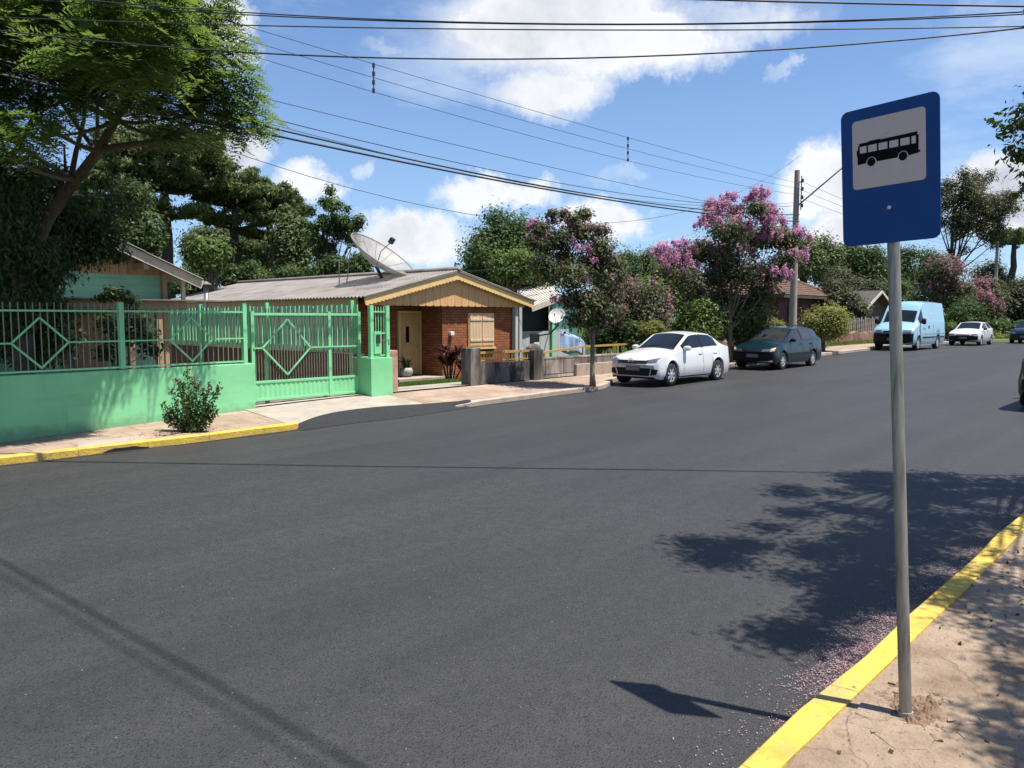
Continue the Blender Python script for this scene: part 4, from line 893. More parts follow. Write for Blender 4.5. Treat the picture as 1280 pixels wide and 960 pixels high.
# ---- dark gabled house behind the van
h = thing('dark_house', 'small dark weathered house with gabled roof behind the blue van', 'house', (52, 18.5, .7)); X0, Y0 = 49.5, 17.3
MB().box((X0 + 2.6, Y0 + 3, 1.7), (5.2, 6, 2.9)).build('wall', M['dark_wood'], h)
mb = MB(); za, zb_ = 2.7, 3.75
mb.prism([(-2.6, za), (2.6, za), (0, zb_ - .1)], (X0 + 2.6, Y0 + .1, 0), (1, 0, 0), (0, 0, 1), .1); mb.build('gable_boards', M['dark_wood'], h)
for s in (-1, 1): mb = MB(); tilted(mb, (X0 + 2.6, Y0 - .5, zb_), (X0 + 2.6, Y0 + 6.4, zb_), (X0 + 2.6 + s * 3.2, Y0 + 6.4, za - .25), (X0 + 2.6 + s * 3.2, Y0 - .5, za - .25), .06); mb.build('roof', M['dark_wood'], h)
for s in (-1, 1): MB().bar((X0 + 2.6, Y0 - .52, zb_ - .08 + s * .002), (X0 + 2.6 + s * 3.2, Y0 - .52, za - .33 + s * .002), .04, .16, upv=(0, 0, 1)).build('bargeboard', M['fascia'], h)
# ------------------------------------------------------------------ vehicles
def resample(prof, n):
    P = np.array(prof, float); P = P[np.argsort(P[:, 0])]; xs = np.linspace(P[0, 0], P[-1, 0], n)
    Q = np.stack([xs] + [np.interp(xs, P[:, 0], P[:, k]) for k in range(1, P.shape[1])], 1)
    for _ in range(2): Q[1:-1, 1:] = (Q[:-2, 1:] + 2 * Q[1:-1, 1:] + Q[2:, 1:]) / 4
    return Q
class Car:
    """vehicle in local metres, nose at +x. prof rows: x, sill z, belt z, roof edge z, roof centre z, half width low, half width belt, half width roof"""
    def __init__(s, label, name, cat, loc, rz, prof, wheels, wr, pnt, track, cabin, glass='glass', nose=.16, tail=.1, group=None, low=None):
        s.t = thing(name, label, cat, loc, rz, group); XF[s.t.name] = Matrix.Identity(4); s.wheels = wheels; s.wr = wr
        n = 84; Q = resample(prof, n); s.x0, s.x1 = Q[0, 0], Q[-1, 0]
        ar = wr + .055; zc = wr
        grid = []
        for q in Q:
            x, zb, zw, ze_, zt, wl, ww, wt = q; arch = None
            for wx in wheels:
                dx = abs(x - wx)
                if dx < ar: arch = zc + math.sqrt(ar * ar - dx * dx)
            b0 = zb if arch is None else max(zb, arch)
            zm = max(zb + (zw - zb) * .42, b0 + .03)
            pts = [(wl * .95, b0), (wl, max(zb + (zw - zb) * .16, b0 + .012)), (wl + .012, zm), (ww + (wl - ww) * .45, zm + (zw - zm) * .6), (ww, zw)]
            for f in (.10, .4, .75, .93): pts.append((ww + (wt - ww) * f, zw + (ze_ - zw) * f))
            pts.append((wt, ze_)); 
            for f in (.12, .4, .75, 1.0): pts.append((wt * (1 - f), ze_ + (zt - ze_) * (1 - (1 - f) ** 2)))
            row = []
            for (y, z) in pts:
                xx = x; fn = max(0, (x - (s.x1 - .9)) / .9); ft = max(0, ((s.x0 + .7) - x) / .7)
                xx -= nose * fn * (y / max(wl, .1)) ** 2 * 1.0; xx += tail * ft * (y / max(wl, .1)) ** 2
                row.append((xx, y, z))
            grid.append(row)
        m = len(grid[0]); full = [r + [(x, -y, z) for x, y, z in r[-2::-1]] for r in grid]; mm = 2 * m - 1
        idx = lambda i, j: i * mm + j
        V_ = [p for r in full for p in r]; body, wind, rear, side = [], [], [], {}
        xa, xb, xc_, xd, pil = cabin                              # cowl, roof front, roof rear, boot; pillar spans
        for i in range(n - 1):
            xm = (Q[i, 0] + Q[i + 1, 0]) / 2
            for j in range(mm - 1):
                f = (idx(i, j), idx(i + 1, j), idx(i + 1, j + 1), idx(i, j + 1)); jj = j if j < m - 1 else mm - 2 - j; sgn = 1 if j < m - 1 else -1
                if jj >= 10 and xb + .05 < xm < xa - .03: wind.append(f)
                elif jj >= 10 and xd + .04 < xm < xc_ - .05: rear.append(f)
                elif 5 <= jj <= 7 and any(a < xm < b for a, b in pil): k = [q for q, (a, b) in enumerate(pil) if a < xm < b][0]; side.setdefault((sgn, k), []).append(f)
                else: body.append(f)
        body.append(tuple(idx(n - 1, j) for j in range(mm))); body.append(tuple(idx(0, j) for j in range(mm))[::-1])
        s.bvh = BVHTree.FromPolygons([Vector(v) for v in V_], body + wind + rear + [f for v in side.values() for f in v])
        def sub(name, fs, mt, off=0.0):
            use = sorted({i for f in fs for i in f}); mp = {v: k for k, v in enumerate(use)}
            mb = MB(); mb.add([V_[i] for i in use], [tuple(mp[i] for i in f) for f in fs]); o = mb.build(name, M[mt], s.t, True, smooth=True, sharp=38); return o
        s.body = sub('body', body, pnt); 
        if wind: sub('windscreen', wind, glass)
        if rear: sub('rear_window', rear, glass)
        for k, fs in side.items(): sub('side_window', fs, glass)
        hw = max(q[5] for q in Q)
        ub = MB(); zu = min(q[1] for q in Q); ub.box(((s.x0 + s.x1) / 2, 0, zu + .26), (s.x1 - s.x0 - .5, (hw - .24) * 2, .5)); ub.build('underbody', M['plastic'], s.t, True)
        for wx in wheels:
            for sg in (-1, 1): s.wheel(wx, sg, track)
    def wheel(s, wx, sg, tr):
        r = s.wr; c = (wx, sg * tr, r); w = .1; mb = MB()
        mb.lathe([(r * .62, -w), (r * .9, -w), (r * .985, -w * .75), (r, -w * .3), (r, w * .3), (r * .985, w * .75), (r * .9, w), (r * .62, w), (r * .6, 0), (r * .62, -w)], c, 'y', 28)
        t = mb.build('wheel', M['rubber'], s.t, True, smooth=True, sharp=45)
        rm = MB(); o = sg * w * .72; rm.lathe([(r * .64, sg * w * .95), (r * .58, sg * w * .9), (r * .55, o * .4)], c, 'y', 28)
        for k in range(7):
            a = 2 * math.pi * k / 7 + .3; d = np.array([math.cos(a), 0, math.sin(a)]); p = np.array(c) + [0, o * 1.1, 0]; rm.bar(p + d * r * .1, p + d * r * .6, r * .19, .02, upv=(0, 1, 0))
        rm.lathe([(0, o * 1.35), (r * .15, o * 1.3), (r * .17, o)], c, 'y', 14); R_ = rm.build('rim', M['alloy'], t, True, smooth=True, sharp=40)
        bk = MB(); bk.lathe([(0, o * .2), (r * .6, o * .2)], c, 'y', 20); bk.build('brake_disc', M['plastic'], t, True)
    def hit(s, o, d):
        h = s.bvh.ray_cast(Vector(o), Vector(d)); return h[0]
    def patch(s, name, quad, mt, view='f', off=.008, nu=10, nv=5, side=1, par=None, rnd=False, th=.02):
        """thin moulded piece following the body; quad of (a,b) pairs: front/rear (y,z), side (x,z), top (x,y)"""
        vs = []; q = [np.array(p, float) for p in quad]
        for i in range(nu + 1):
            for j in range(nv + 1):
                u, v = i / nu, j / nv; p = (q[0] * (1 - u) + q[1] * u) * (1 - v) + (q[3] * (1 - u) + q[2] * u) * v
                if view == 'f': o, d = (6, p[0], p[1]), (-1, 0, 0)
                elif view == 'r': o, d = (-6, p[0], p[1]), (1, 0, 0)
                elif view == 's': o, d = (p[0], side * 3, p[1]), (0, -side, 0)
                else: o, d = (p[0], p[1], 4), (0, 0, -1)
                h = s.hit(o, d)
                if h is None: h = Vector((s.x1 if view == 'f' else s.x0, p[0], p[1])) if view in 'fr' else Vector((p[0], side * .8, p[1]))
                vs.append((h - Vector(d) * off, h + Vector(d) * th))
        m = nv + 1; N = len(vs); a = [tuple(p[0]) for p in vs] + [tuple(p[1]) for p in vs]
        fs = [(i * m + j, (i + 1) * m + j, (i + 1) * m + j + 1, i * m + j + 1) for i in range(nu) for j in range(nv)]
        ed = [i * m for i in range(nu + 1)] + [nu * m + j for j in range(1, m)] + [i * m + nv for i in range(nu - 1, -1, -1)] + [j for j in range(nv - 1, 0, -1)]
        fs += [(ed[k], ed[(k + 1) % len(ed)], N + ed[(k + 1) % len(ed)], N + ed[k]) for k in range(len(ed))]
        return MB().add(a, fs).build(name, M[mt], par or s.t, True, smooth=True, sharp=40)
    def mirror(s, x, y, z, mt, sz=(.1, .2, .14)):
        for sg in (-1, 1):
            mb = MB(); mb.lathe([(0, -.5), (.35, -.45), (.5, -.2), (.5, .25), (.42, .45), (0, .5)], (x, sg * (y + sz[1] / 2), z), 'y', 14, np.diag([sz[0] * 1.6, sz[1], sz[2]])); mb.bar((x, sg * (y - .06), z - .04), (x, sg * (y + .06), z - .03), .05); mb.build('wing_mirror', M[mt], s.t, True, smooth=True, sharp=50)
    def doors(s, cuts, z0, z1, hz, mt_h, hx):
        for sg in (-1, 1):
            for x in cuts: s.patch('door_seam', [(x - .006, z0), (x + .006, z0), (x + .006, z1), (x - .006, z1)], 'plastic', 's', .002, 1, 8, sg, th=.01)
            for x in hx: s.patch('door_handle', [(x - .09, hz - .014), (x + .09, hz - .014), (x + .09, hz + .014), (x - .09, hz + .014)], mt_h, 's', .018, 4, 1, sg)
SED = [(2.1, .26, .56, .58, .60, .70, .66, .52), (2.06, .21, .66, .68, .70, .77, .74, .58), (1.95, .19, .73, .75, .78, .80, .77, .62), (1.7, .19, .80, .83, .87, .825, .79, .66), (1.3, .19, .87, .90, .95, .83, .79, .68), (.98, .19, .91, .94, 1.0, .83, .785, .68),
       (.88, .19, .92, .96, 1.03, .83, .785, .675), (.15, .19, .95, 1.37, 1.42, .83, .78, .57), (-.35, .19, .97, 1.405, 1.46, .83, .78, .56), (-.95, .19, .99, 1.37, 1.43, .83, .78, .55), (-1.2, .19, 1.0, 1.29, 1.36, .83, .78, .55), (-1.66, .2, 1.02, 1.06, 1.09, .82, .77, .62), (-1.93, .22, 1.0, 1.03, 1.05, .78, .735, .61), (-2.06, .30, .90, .925, .94, .73, .69, .57), (-2.12, .40, .74, .76, .77, .68, .64, .52)]
def trim(c, cuts, ztop, hood):
    for sg in (-1, 1):
        for x in cuts: c.patch('pillar_trim', [(x - .045, 1.0), (x + .045, 1.0), (x + .035, ztop), (x - .035, ztop)], 'plastic', 's', .006, 2, 8, sg, th=.01)
        c.patch('bonnet_seam', [(hood[0], sg * .60), (hood[1], sg * .66), (hood[1], sg * .667), (hood[0], sg * .607)], 'plastic', 't', .002, 10, 1, th=.01)
    c.patch('cowl', [(hood[1] + .02, -.62), (hood[1] + .12, -.60), (hood[1] + .12, .60), (hood[1] + .02, .62)], 'plastic', 't', .004, 3, 14, th=.01)
def ground_z(x, y): return rz_(x, y)[2]
def put(px0, px1, half):                                         # two visible wheel contacts -> centre of vehicle
    a, b = G(*px0), G(*px1); return (a[0] + b[0]) / 2, (a[1] + b[1]) / 2 + half
# white sedan
cx, cy = put((842.5, 482.5), (891.5, 476), .72); cz = ground_z(cx, cy)
c = Car('white four door sedan parked behind the slim crape myrtle trunk', 'parked_car', 'car', (cx, cy, cz), math.pi - R(1.0), SED, (1.33, -1.14), .31, 'car_white', .73, (.93, .12, -.98, -1.62, ((-.28, .66), (-1.22, -.36))), group='cars parked along the far kerb')
c.patch('grille', [(-.47, .615), (.47, .615), (.50, .70), (-.50, .70)], 'plastic', nu=14)
for s_ in (-1, 1):
    c.patch('headlight', [(s_ * .43, .635), (s_ * .72, .66), (s_ * .77, .79), (s_ * .45, .71)], 'lamp', nu=8)
    c.patch('fog_surround', [(s_ * .55, .30), (s_ * .73, .33), (s_ * .76, .46), (s_ * .60, .485)], 'plastic', nu=6)
    c.patch('sill_trim', [(-.9, .215), (1.0, .215), (1.0, .245), (-.9, .245)], 'plastic', 's', .006, 12, 1, s_)
    c.patch('tail_light', [(s_ * .48, .78), (s_ * .72, .76), (s_ * .72, .93), (s_ * .5, .93)], 'red_lens', 'r', nu=5)
c.patch('lower_intake', [(-.50, .285), (.50, .285), (.56, .49), (-.56, .49)], 'plastic', nu=14)
c.patch('bumper_trim', [(-.62, .265), (.62, .265), (.62, .283), (-.62, .283)], 'car_white', nu=14, off=.02)
c.patch('licence_plate', [(-.22, .42), (.22, .42), (.22, .53), (-.22, .53)], 'plate', nu=3, nv=1, off=.03)
em = MB(); eb = c.hit((6, 0, .68), (-1, 0, 0)); ex = eb[0] + .02; ec = np.array([ex, 0, .672])
em.tube([ec + [0, .075 * math.cos(a), .075 * math.sin(a)] for a in lin(0, 2 * math.pi, 21)], .009, 5)
for pts in ([(-.03, .062), (0, .012), (.03, .062)], [(-.062, .03), (-.03, -.055), (0, .004), (.03, -.055), (.062, .03)]): em.tube([ec + [0, y, z] for y, z in pts], .009, 5)
em.build('emblem', M['chrome'], c.t, True)
c.mirror(.62, .76, 1.0, 'car_white'); c.doors((.72, -.32, -1.2), .3, .92, .84, 'car_white', (-.18, -1.0))
c.patch('wiper', [(.80, -.5), (.82, .1), (.84, .1), (.82, -.5)], 'plastic', 't', .012, 6, 1); MB().tube([(-.75, 0, 1.43), (-.95, 0, 1.6)], .008, 5).build('aerial', M['plastic'], c.t, True)
trim(c, (-.32,), 1.36, (1.75, .84)); c.patch('bumper_seam', [(-.66, .565), (.66, .565), (.66, .573), (-.66, .573)], 'plastic', nu=14, off=.003)
# dark wagon
WAG = [(2.05, .28, .58, .60, .62, .70, .68, .5), (2.0, .22, .70, .72, .74, .77, .75, .6), (1.85, .2, .76, .78, .81, .80, .77, .65), (1.4, .2, .84, .87, .92, .815, .78, .68), (1.0, .2, .89, .92, .98, .82, .78, .68), (.9, .2, .9, .95, 1.02, .82, .78, .67), (.2, .2, .94, 1.36, 1.42, .82, .775, .57), (-.3, .2, .96, 1.40, 1.46, .82, .775, .57), (-1.2, .2, .98, 1.39, 1.45, .82, .775, .56), (-1.62, .2, .99, 1.33, 1.39, .81, .77, .56), (-1.98, .22, 1.0, 1.05, 1.09, .79, .75, .6), (-2.08, .3, .9, .92, .94, .76, .72, .6), (-2.12, .36, .7, .72, .74, .72, .68, .55)]
cx, cy = put((978, 462.5), (1013.5, 457.5), .72); cz = ground_z(cx, cy)
c = Car('dark teal estate car with roof rails parked behind the white sedan', 'parked_car', 'car', (cx, cy, cz), math.pi - R(1.0), WAG, (1.3, -1.12), .29, 'car_teal', .715, (.94, .17, -1.62, -1.95, ((-.2, .72), (-1.02, -.28), (-1.62, -1.1))), glass='glass_clear', group='cars parked along the far kerb')
for s_ in (-1, 1):
    c.patch('headlight', [(s_ * .36, .615), (s_ * .60, .62), (s_ * .63, .70), (s_ * .38, .69)], 'lamp', nu=8); c.patch('indicator', [(s_ * .61, .62), (s_ * .75, .635), (s_ * .765, .755), (s_ * .64, .715)], 'amber', nu=5)
    c.patch('side_moulding', [(-1.0, .5), (1.0, .5), (1.0, .55), (-1.0, .55)], 'plastic', 's', .012, 16, 1, s_)
    mb = MB(); mb.tube([(.1, s_ * .53, 1.43), (0, s_ * .54, 1.49), (-.7, s_ * .545, 1.52), (-1.45, s_ * .53, 1.48), (-1.55, s_ * .52, 1.42)], .016, 6); mb.build('roof_rail', M['plastic'], c.t, True)
c.patch('front_bumper', [(-.72, .27), (.72, .27), (.74, .55), (-.74, .55)], 'plastic', nu=18, off=.03); c.patch('grille', [(-.34, .62), (.34, .62), (.35, .68), (-.35, .68)], 'plastic', nu=8)
c.patch('licence_plate', [(-.21, .41), (.21, .41), (.21, .53), (-.21, .53)], 'plate', nu=3, nv=1, off=.045)
c.mirror(.66, .76, .99, 'plastic', (.09, .18, .13)); c.doors((.78, -.24, -1.06), .3, .9, .84, 'plastic', (-.1, -.92))
trim(c, (-.24,), 1.34, (1.72, .84))
# sky blue van
VAN = [(2.5, .34, .74, .76, .78, .86, .84, .7), (2.44, .28, .92, .95, .99, .93, .91, .76), (2.2, .27, 1.06, 1.1, 1.16, .96, .94, .8), (1.75, .27, 1.19, 1.22, 1.29, .985, .965, .83), (1.62, .27, 1.22, 1.28, 1.35, .985, .965, .83), (1.02, .27, 1.3, 1.98, 2.05, .985, .965, .80), (.78, .27, 1.32, 2.22, 2.32, .985, .965, .79), (.45, .27, 1.33, 2.32, 2.42, .985, .965, .80), (-1.0, .27, 1.34, 2.35, 2.45, .985, .965, .81), (-2.45, .27, 1.34, 2.33, 2.42, .98, .96, .80), (-2.58, .3, 1.33, 2.25, 2.32, .96, .94, .77), (-2.62, .4, 1.3, 2.1, 2.15, .93, .91, .72)]
q0 = G(1147.5, 438.5); cx, cy = q0[0] + 1.62, q0[1] + .92; cz = ground_z(cx, cy)
c = Car('tall sky blue delivery van with black bumper parked nose towards the road sign', 'delivery_van', 'van', (cx, cy, cz), math.pi - R(1.5), VAN, (1.62, -1.35), .34, 'car_blue', .87, (1.60, 1.05, -9, -9.5, ((.92, 1.42), )), group=None, nose=.2, tail=.04)
for s_ in (-1, 1):
    c.patch('headlight', [(s_ * .48, .86), (s_ * .82, .86), (s_ * .84, 1.0), (s_ * .5, .99)], 'lamp', nu=8)
    for x0_, x1_ in ((-2.3, .75),): c.patch('body_crease', [(x0_, .80), (x1_, .80), (x1_, .82), (x0_, .82)], 'car_blue', 's', .012, 16, 1, s_)
    c.patch('side_lettering', [(-.8, 1.72), (-.05, 1.72), (-.05, 1.80), (-.75, 1.80)], 'van_logo', 's', .004, 8, 2, s_); c.patch('side_lettering', [(-.6, 1.58), (-.1, 1.58), (-.1, 1.65), (-.55, 1.65)], 'van_logo', 's', .004, 6, 2, s_); c.patch('rub_strip', [(-2.3, .60), (1.1, .60), (1.1, .655), (-2.3, .655)], 'plastic', 's', .012, 22, 1, s_); c.patch('lock', [(.05, 1.06), (.2, 1.06), (.2, 1.2), (.05, 1.2)], 'plastic', 's', .01, 2, 2, s_)
c.patch('front_bumper', [(-.92, .33), (.92, .33), (.93, .84), (-.93, .84)], 'plastic', nu=20, off=.035, nv=8); c.patch('grille', [(-.44, .87), (.44, .87), (.42, .96), (-.42, .96)], 'plastic', nu=10, off=.012)
c.patch('licence_plate', [(-.24, .48), (.24, .48), (.24, .6), (-.24, .6)], 'plate', nu=3, nv=1, off=.05)
c.mirror(1.36, 1.0, 1.42, 'plastic', (.13, .2, .3)); c.doors((1.55, .72, -.55), .4, 1.3, 1.05, 'plastic', (.86,))
c.patch('seam_upper', [(.714, 1.3), (.726, 1.3), (.726, 2.1), (.714, 2.1)], 'plastic', 's', .002, 1, 8, -1, th=.01)
# old white hatchback
HAT = [(1.98, .3, .56, .58, .6, .70, .68, .5), (1.94, .25, .66, .68, .7, .77, .75, .6), (1.7, .22, .74, .77, .8, .8, .77, .65), (1.2, .21, .83, .86, .9, .81, .78, .67), (.9, .21, .87, .9, .95, .81, .78, .67), (.8, .21, .88, .93, 1.0, .81, .78, .67), (.12, .21, .92, 1.30, 1.34, .81, .775, .57), (-.4, .21, .93, 1.32, 1.37, .81, .775, .57), (-1.2, .21, .94, 1.29, 1.34, .81, .775, .56), (-1.75, .22, .95, 1.0, 1.03, .79, .75, .6), (-1.95, .3, .85, .87, .89, .75, .72, .6)]
q0 = G(1224, 432.5); cx, cy = q0[0] + 1.3, q0[1] + .72
c = Car('older white hatchback with black bumper parked beyond the blue van', 'parked_car', 'car', (cx, cy, ground_z(cx, cy)), math.pi, HAT, (1.25, -1.15), .285, 'car_oldwhite', .71, (.85, .1, -1.2, -1.7, ((-.3, .62), (-1.15, -.38))), group='cars parked along the far kerb')
for s_ in (-1, 1): c.patch('headlight', [(s_ * .40, .60), (s_ * .72, .62), (s_ * .74, .70), (s_ * .42, .68)], 'lamp', nu=6)
c.patch('front_bumper', [(-.74, .28), (.74, .28), (.75, .56), (-.75, .56)], 'plastic', nu=18, off=.03); c.patch('licence_plate', [(-.2, .4), (.2, .4), (.2, .51), (-.2, .51)], 'plate', nu=3, nv=1, off=.045); c.patch('grille', [(-.36, .6), (.36, .6), (.36, .65), (-.36, .65)], 'plastic', nu=8)
c.mirror(.6, .76, .95, 'plastic', (.08, .17, .12)); c.doors((.68, -.34), .3, .88, .82, 'plastic', (-.2,))
# black car near side, tail towards the viewer; and a far dark one
def plain(label, x, y, rz, pnt, group):
    c = Car(label, 'parked_car', 'car', (x, y, ground_z(x, y)), rz, SED, (1.33, -1.14), .295, pnt, .73, (.93, .12, -.98, -1.62, ((-.28, .66), (-1.22, -.36))), group=group)
    for s_ in (-1, 1):
        c.patch('headlight', [(s_ * .43, .60), (s_ * .72, .62), (s_ * .75, .72), (s_ * .45, .70)], 'lamp', nu=6); c.patch('tail_light', [(s_ * .46, .74), (s_ * .70, .74), (s_ * .71, .9), (s_ * .48, .9)], 'red_lens', 'r', nu=6)
    c.patch('rear_bumper', [(-.68, .40), (.68, .40), (.69, .6), (-.69, .6)], 'plastic', 'r', nu=12, off=.03); c.patch('licence_plate', [(-.2, .38), (.2, .38), (.2, .49), (-.2, .49)], 'plate', nu=3, nv=1, off=.03)
    c.mirror(.62, .76, 1.0, pnt); c.doors((.72, -.32, -1.2), .3, .92, .84, pnt, (-.18, -1.0)); return c
q = G(1276, 516); plain('glossy black car parked on the near side at the edge of the view', q[0] + 2.15, q[1] - .66, 0, 'car_black', None)
q = G(1290, 430.5); plain('dark car parked far up the street beyond the older white hatchback', q[0] + 2.3, q[1] + .5, math.pi, 'car_black', 'cars parked along the far kerb')

# ------------------------------------------------------------------ poles and wires
def conc_pole(label, x, y, z0, z1, lamp=None, detail=True, group='concrete utility poles'):
    t = thing('utility_pole', label, 'utility pole', (x, y, z0), 0, group); mb = MB(); mb.tube([(x, y, z0 - .3), (x, y, z1)], [.17, .105], 14); mb.build('shaft', M['pole_conc'], t, smooth=True, sharp=40)
    mb = MB(); 
    for k in range(4): mb.lathe([(0, -.07), (.055, -.07), (.04, -.03), (.055, 0), (.04, .03), (.055, .07), (0, .07)], (x + .02, y - .24, z1 - .45 - k * .34), 'z', 10)
    mb.build('insulators', M['ceramic'], t); mb = MB(); mb.bar((x + .02, y - .19, z1 - .25), (x + .02, y - .19, z1 - 1.65), .03, .04); 
    for zz in (z1 - .5, z1 - 1.4): mb.bar((x, y, zz), (x, y - .2, zz), .04)
    mb.build('rack', M['iron'], t)
    if lamp:
        L, dz, zz = lamp; a = np.array([x, y - .1, zz]); b = a + [0.25, -L, dz]; mb = MB(); mb.tube([a, b], .032, 8); mb.build('lamp_arm', M['galv'], t, smooth=True)
        hd = MB(); hd.lathe([(0, -.32), (.08, -.3), (.13, -.1), (.14, .15), (.08, .3), (0, .32)], b + [0.03, -.25, .06], 'y', 12, np.diag([1, 1, .55])); hd.build('lamp_head', M['galv'], t, smooth=True)
    return t
PX1, PY1 = AY(994, 300, 14.05)[0], 14.05; PT1 = AY(994, 212, 14.05)[2]
conc_pole('concrete utility pole with lamp arm rising behind the dark estate car', PX1, PY1, zwall(PX1) - .05, PT1, (2.2, 1.75, AY(997, 257, 14.05)[2]))
PX0, PY0 = 2.25, 13.1; conc_pole('concrete utility pole on the far pavement beside the green wall', PX0, PY0, .1, 9.2)
NX, NY = 14.06, -2.4; conc_pole('concrete utility pole on the near pavement close to the overhanging tree', NX, NY, .15, 8.2)
NX2, NY2 = 4.6, -3.4; conc_pole('concrete utility pole on the near verge behind the bus stop', NX2, NY2, .0, 9.0)
px2 = AY(1242, 400, 15.0)[0]; conc_pole('distant concrete pole between the pink flowering trees up the street', px2, 15.0, .5, AY(1242, 300, 15.0)[2])
px3 = px2 + 34; conc_pole('farthest concrete pole up the street', px3, 15.0, .5, 9.0)
def cable(a, b, sag, r, label='thin black overhead cable', n=28, group='overhead cables along the far poles', mt='cable'):
    a, b = np.array(a, float), np.array(b, float); pts = [a + (b - a) * u - np.array([0, 0, 4 * sag * u * (1 - u)]) for u in lin(0, 1, n)]
    o = MB().tube(pts, r, 5).build('overhead_cable', M[mt], smooth=True); return tag(o, label, 'cable', group), pts
def fit(A, B, pix, r, label, group, n=30):
    """cable between poles A and B passing the surveyed points"""
    A2, B2 = np.array(A[:2]), np.array(B[:2]); Lh = np.linalg.norm(B2 - A2); us, zs = [], []
    for x, y in pix: p = VP(x, y, A, B); us.append(((p[:2] - A2) @ (B2 - A2)) / Lh ** 2); zs.append(p[2])
    k = np.polyfit(us, zs, 2 if len(us) > 2 else 1); pts = [np.array([*(A2 + (B2 - A2) * u), np.polyval(k, u)]) for u in lin(0, 1, n)]
    if len(us) == 2: pts = [p - np.array([0, 0, .35 * 4 * u * (1 - u)]) for p, u in zip(pts, lin(0, 1, n))]
    return tag(MB().tube(pts, r, 5).build('overhead_cable', M['cable'], smooth=True), label, 'cable', group)
A_, B_ = (PX0, PY0), (PX1, PY1 - .15)
gA = 'cables strung between the poles along the far pavement'
fit(A_, B_, [(0, 93), (327, 166), (860, 264)], .022, 'lowest thick black cable running from the big tree to the lamp pole', gA)
fit(A_, B_, [(0, 75), (327, 157), (860, 260)], .018, 'second thick black cable just above the lowest one', gA)
fit(A_, B_, [(20, 62), (327, 145), (860, 252)], .009, 'thin cable above the pair of thick black cables', gA)
fit(A_, B_, [(40, 50), (327, 122), (860, 247)], .007, 'topmost thin telephone cable above the thick black cables', gA)
fit(A_, B_, [(330, 203), (480, 246), (640, 275)], .006, 'faint thin wire sagging below the thick black cables', gA)
fit(A_, B_, [(327, 152), (560, 210), (860, 256)], .006, 'fine wire between the thick black cables', gA)
gB = 'power wires with spacers above the far pavement'
for y0, y1, y2, lb in ((80, 172, 217, 'uppermost of the three spaced power wires'), (97, 186, 226, 'middle of the three spaced power wires'), (115, 201, 236, 'lowest of the three spaced power wires')): fit(A_, B_, [(467, y0), (785, y1), (950, y2)], .006, lb, gB)
for px, y0, y1, lb in ((467, 79, 116, 'small insulating spacer on the power wires above the brick house'), (785, 171, 202, 'small insulating spacer on the power wires over the crape myrtle')):
    a, b = VP(px, y0, A_, B_), VP(px, y1, A_, B_); mb = MB(); mb.tube([a, b], .012, 5)
    for k in range(4): mb.lathe([(0, -.05), (.03, -.04), (.03, .04), (0, .05)], a + (b - a) * (k + .25) / 3.5, 'z', 8)
    tag(mb.build('wire_spacer', M['iron']), lb, 'spacer', 'spacers on the power wires')
gC = 'cables crossing over the street'
C0, C1 = (PX0, PY0), (NX, NY)
fit(C0, C1, [(280, 14), (640, 29), (1280, 15)], .008, 'highest long cable crossing the street overhead', gC)
fit(C0, C1, [(280, 17), (640, 30), (1280, 18)], .007, 'cable twinned with the highest crossing cable', gC)
fit(C0, C1, [(280, 31), (640, 37), (1280, 33)], .008, 'middle cable crossing the street overhead', gC)
fit(C0, C1, [(280, 64), (640, 74), (1280, 35)], .010, 'lowest sagging black cable crossing the street overhead', gC)
fit(C0, C1, [(830, -2), (1060, 4), (1280, 8)], .012, 'twisted cable at the upper corner of the sky above the bus stop sign', gC)
W0, W1 = G(0, 712), G(425, 958)                                   # where their shadow falls on the asphalt
for off_, r_, lb in ((0, .015, 'thick overhead cable whose shadow crosses the near asphalt'), (-.12, .009, 'thinner overhead cable casting the fainter shadow on the asphalt')):
    p0_, p1_ = W0 + SUN / SUN[2] * 8.7, W1 + SUN / SUN[2] * 8.5; dv = (p1_ - p0_); ta = (PY0 - .25 - p0_[1]) / dv[1]; tb_ = (NY2 - p0_[1]) / dv[1]
    cable(p0_ + dv * ta + [off_, 0, 0], p0_ + dv * tb_ + [off_, 0, 0], .3, r_, lb, group=gC)
gD = 'service drops to the houses'
cable((PX1, PY1, PT1 - 1.9), D(478, 344, 26.8), .5, .007, 'thin service wire running from the lamp pole to the brick house', group=gD)
cable((PX1, PY1, PT1 - 1.7), AY(618, 378, 19.2), .4, .006, 'thin service wire running from the lamp pole to the blue green house', group=gD)
gE = 'cables up the street beyond the lamp pole'
for k, (dz, lb) in enumerate(((-.45, 'uppermost wire beyond the lamp pole'), (-.8, 'second wire beyond the lamp pole'), (-1.15, 'third wire beyond the lamp pole'), (-2.6, 'thick bundled cable beyond the lamp pole'))): cable((PX1, PY1 - .15, PT1 + dz), (px2, 15, AY(1242, 300, 15.0)[2] + dz * .6), .5, .016 if k == 3 else .007, lb, group=gE)
cable((px2, 15, AY(1242, 300, 15.0)[2] - .4), (AY(1242, 300, 15.0)[0] - 12, -2.5, 9.5), .3, .01, 'slanting wire from the distant pole across the street', group=gE)

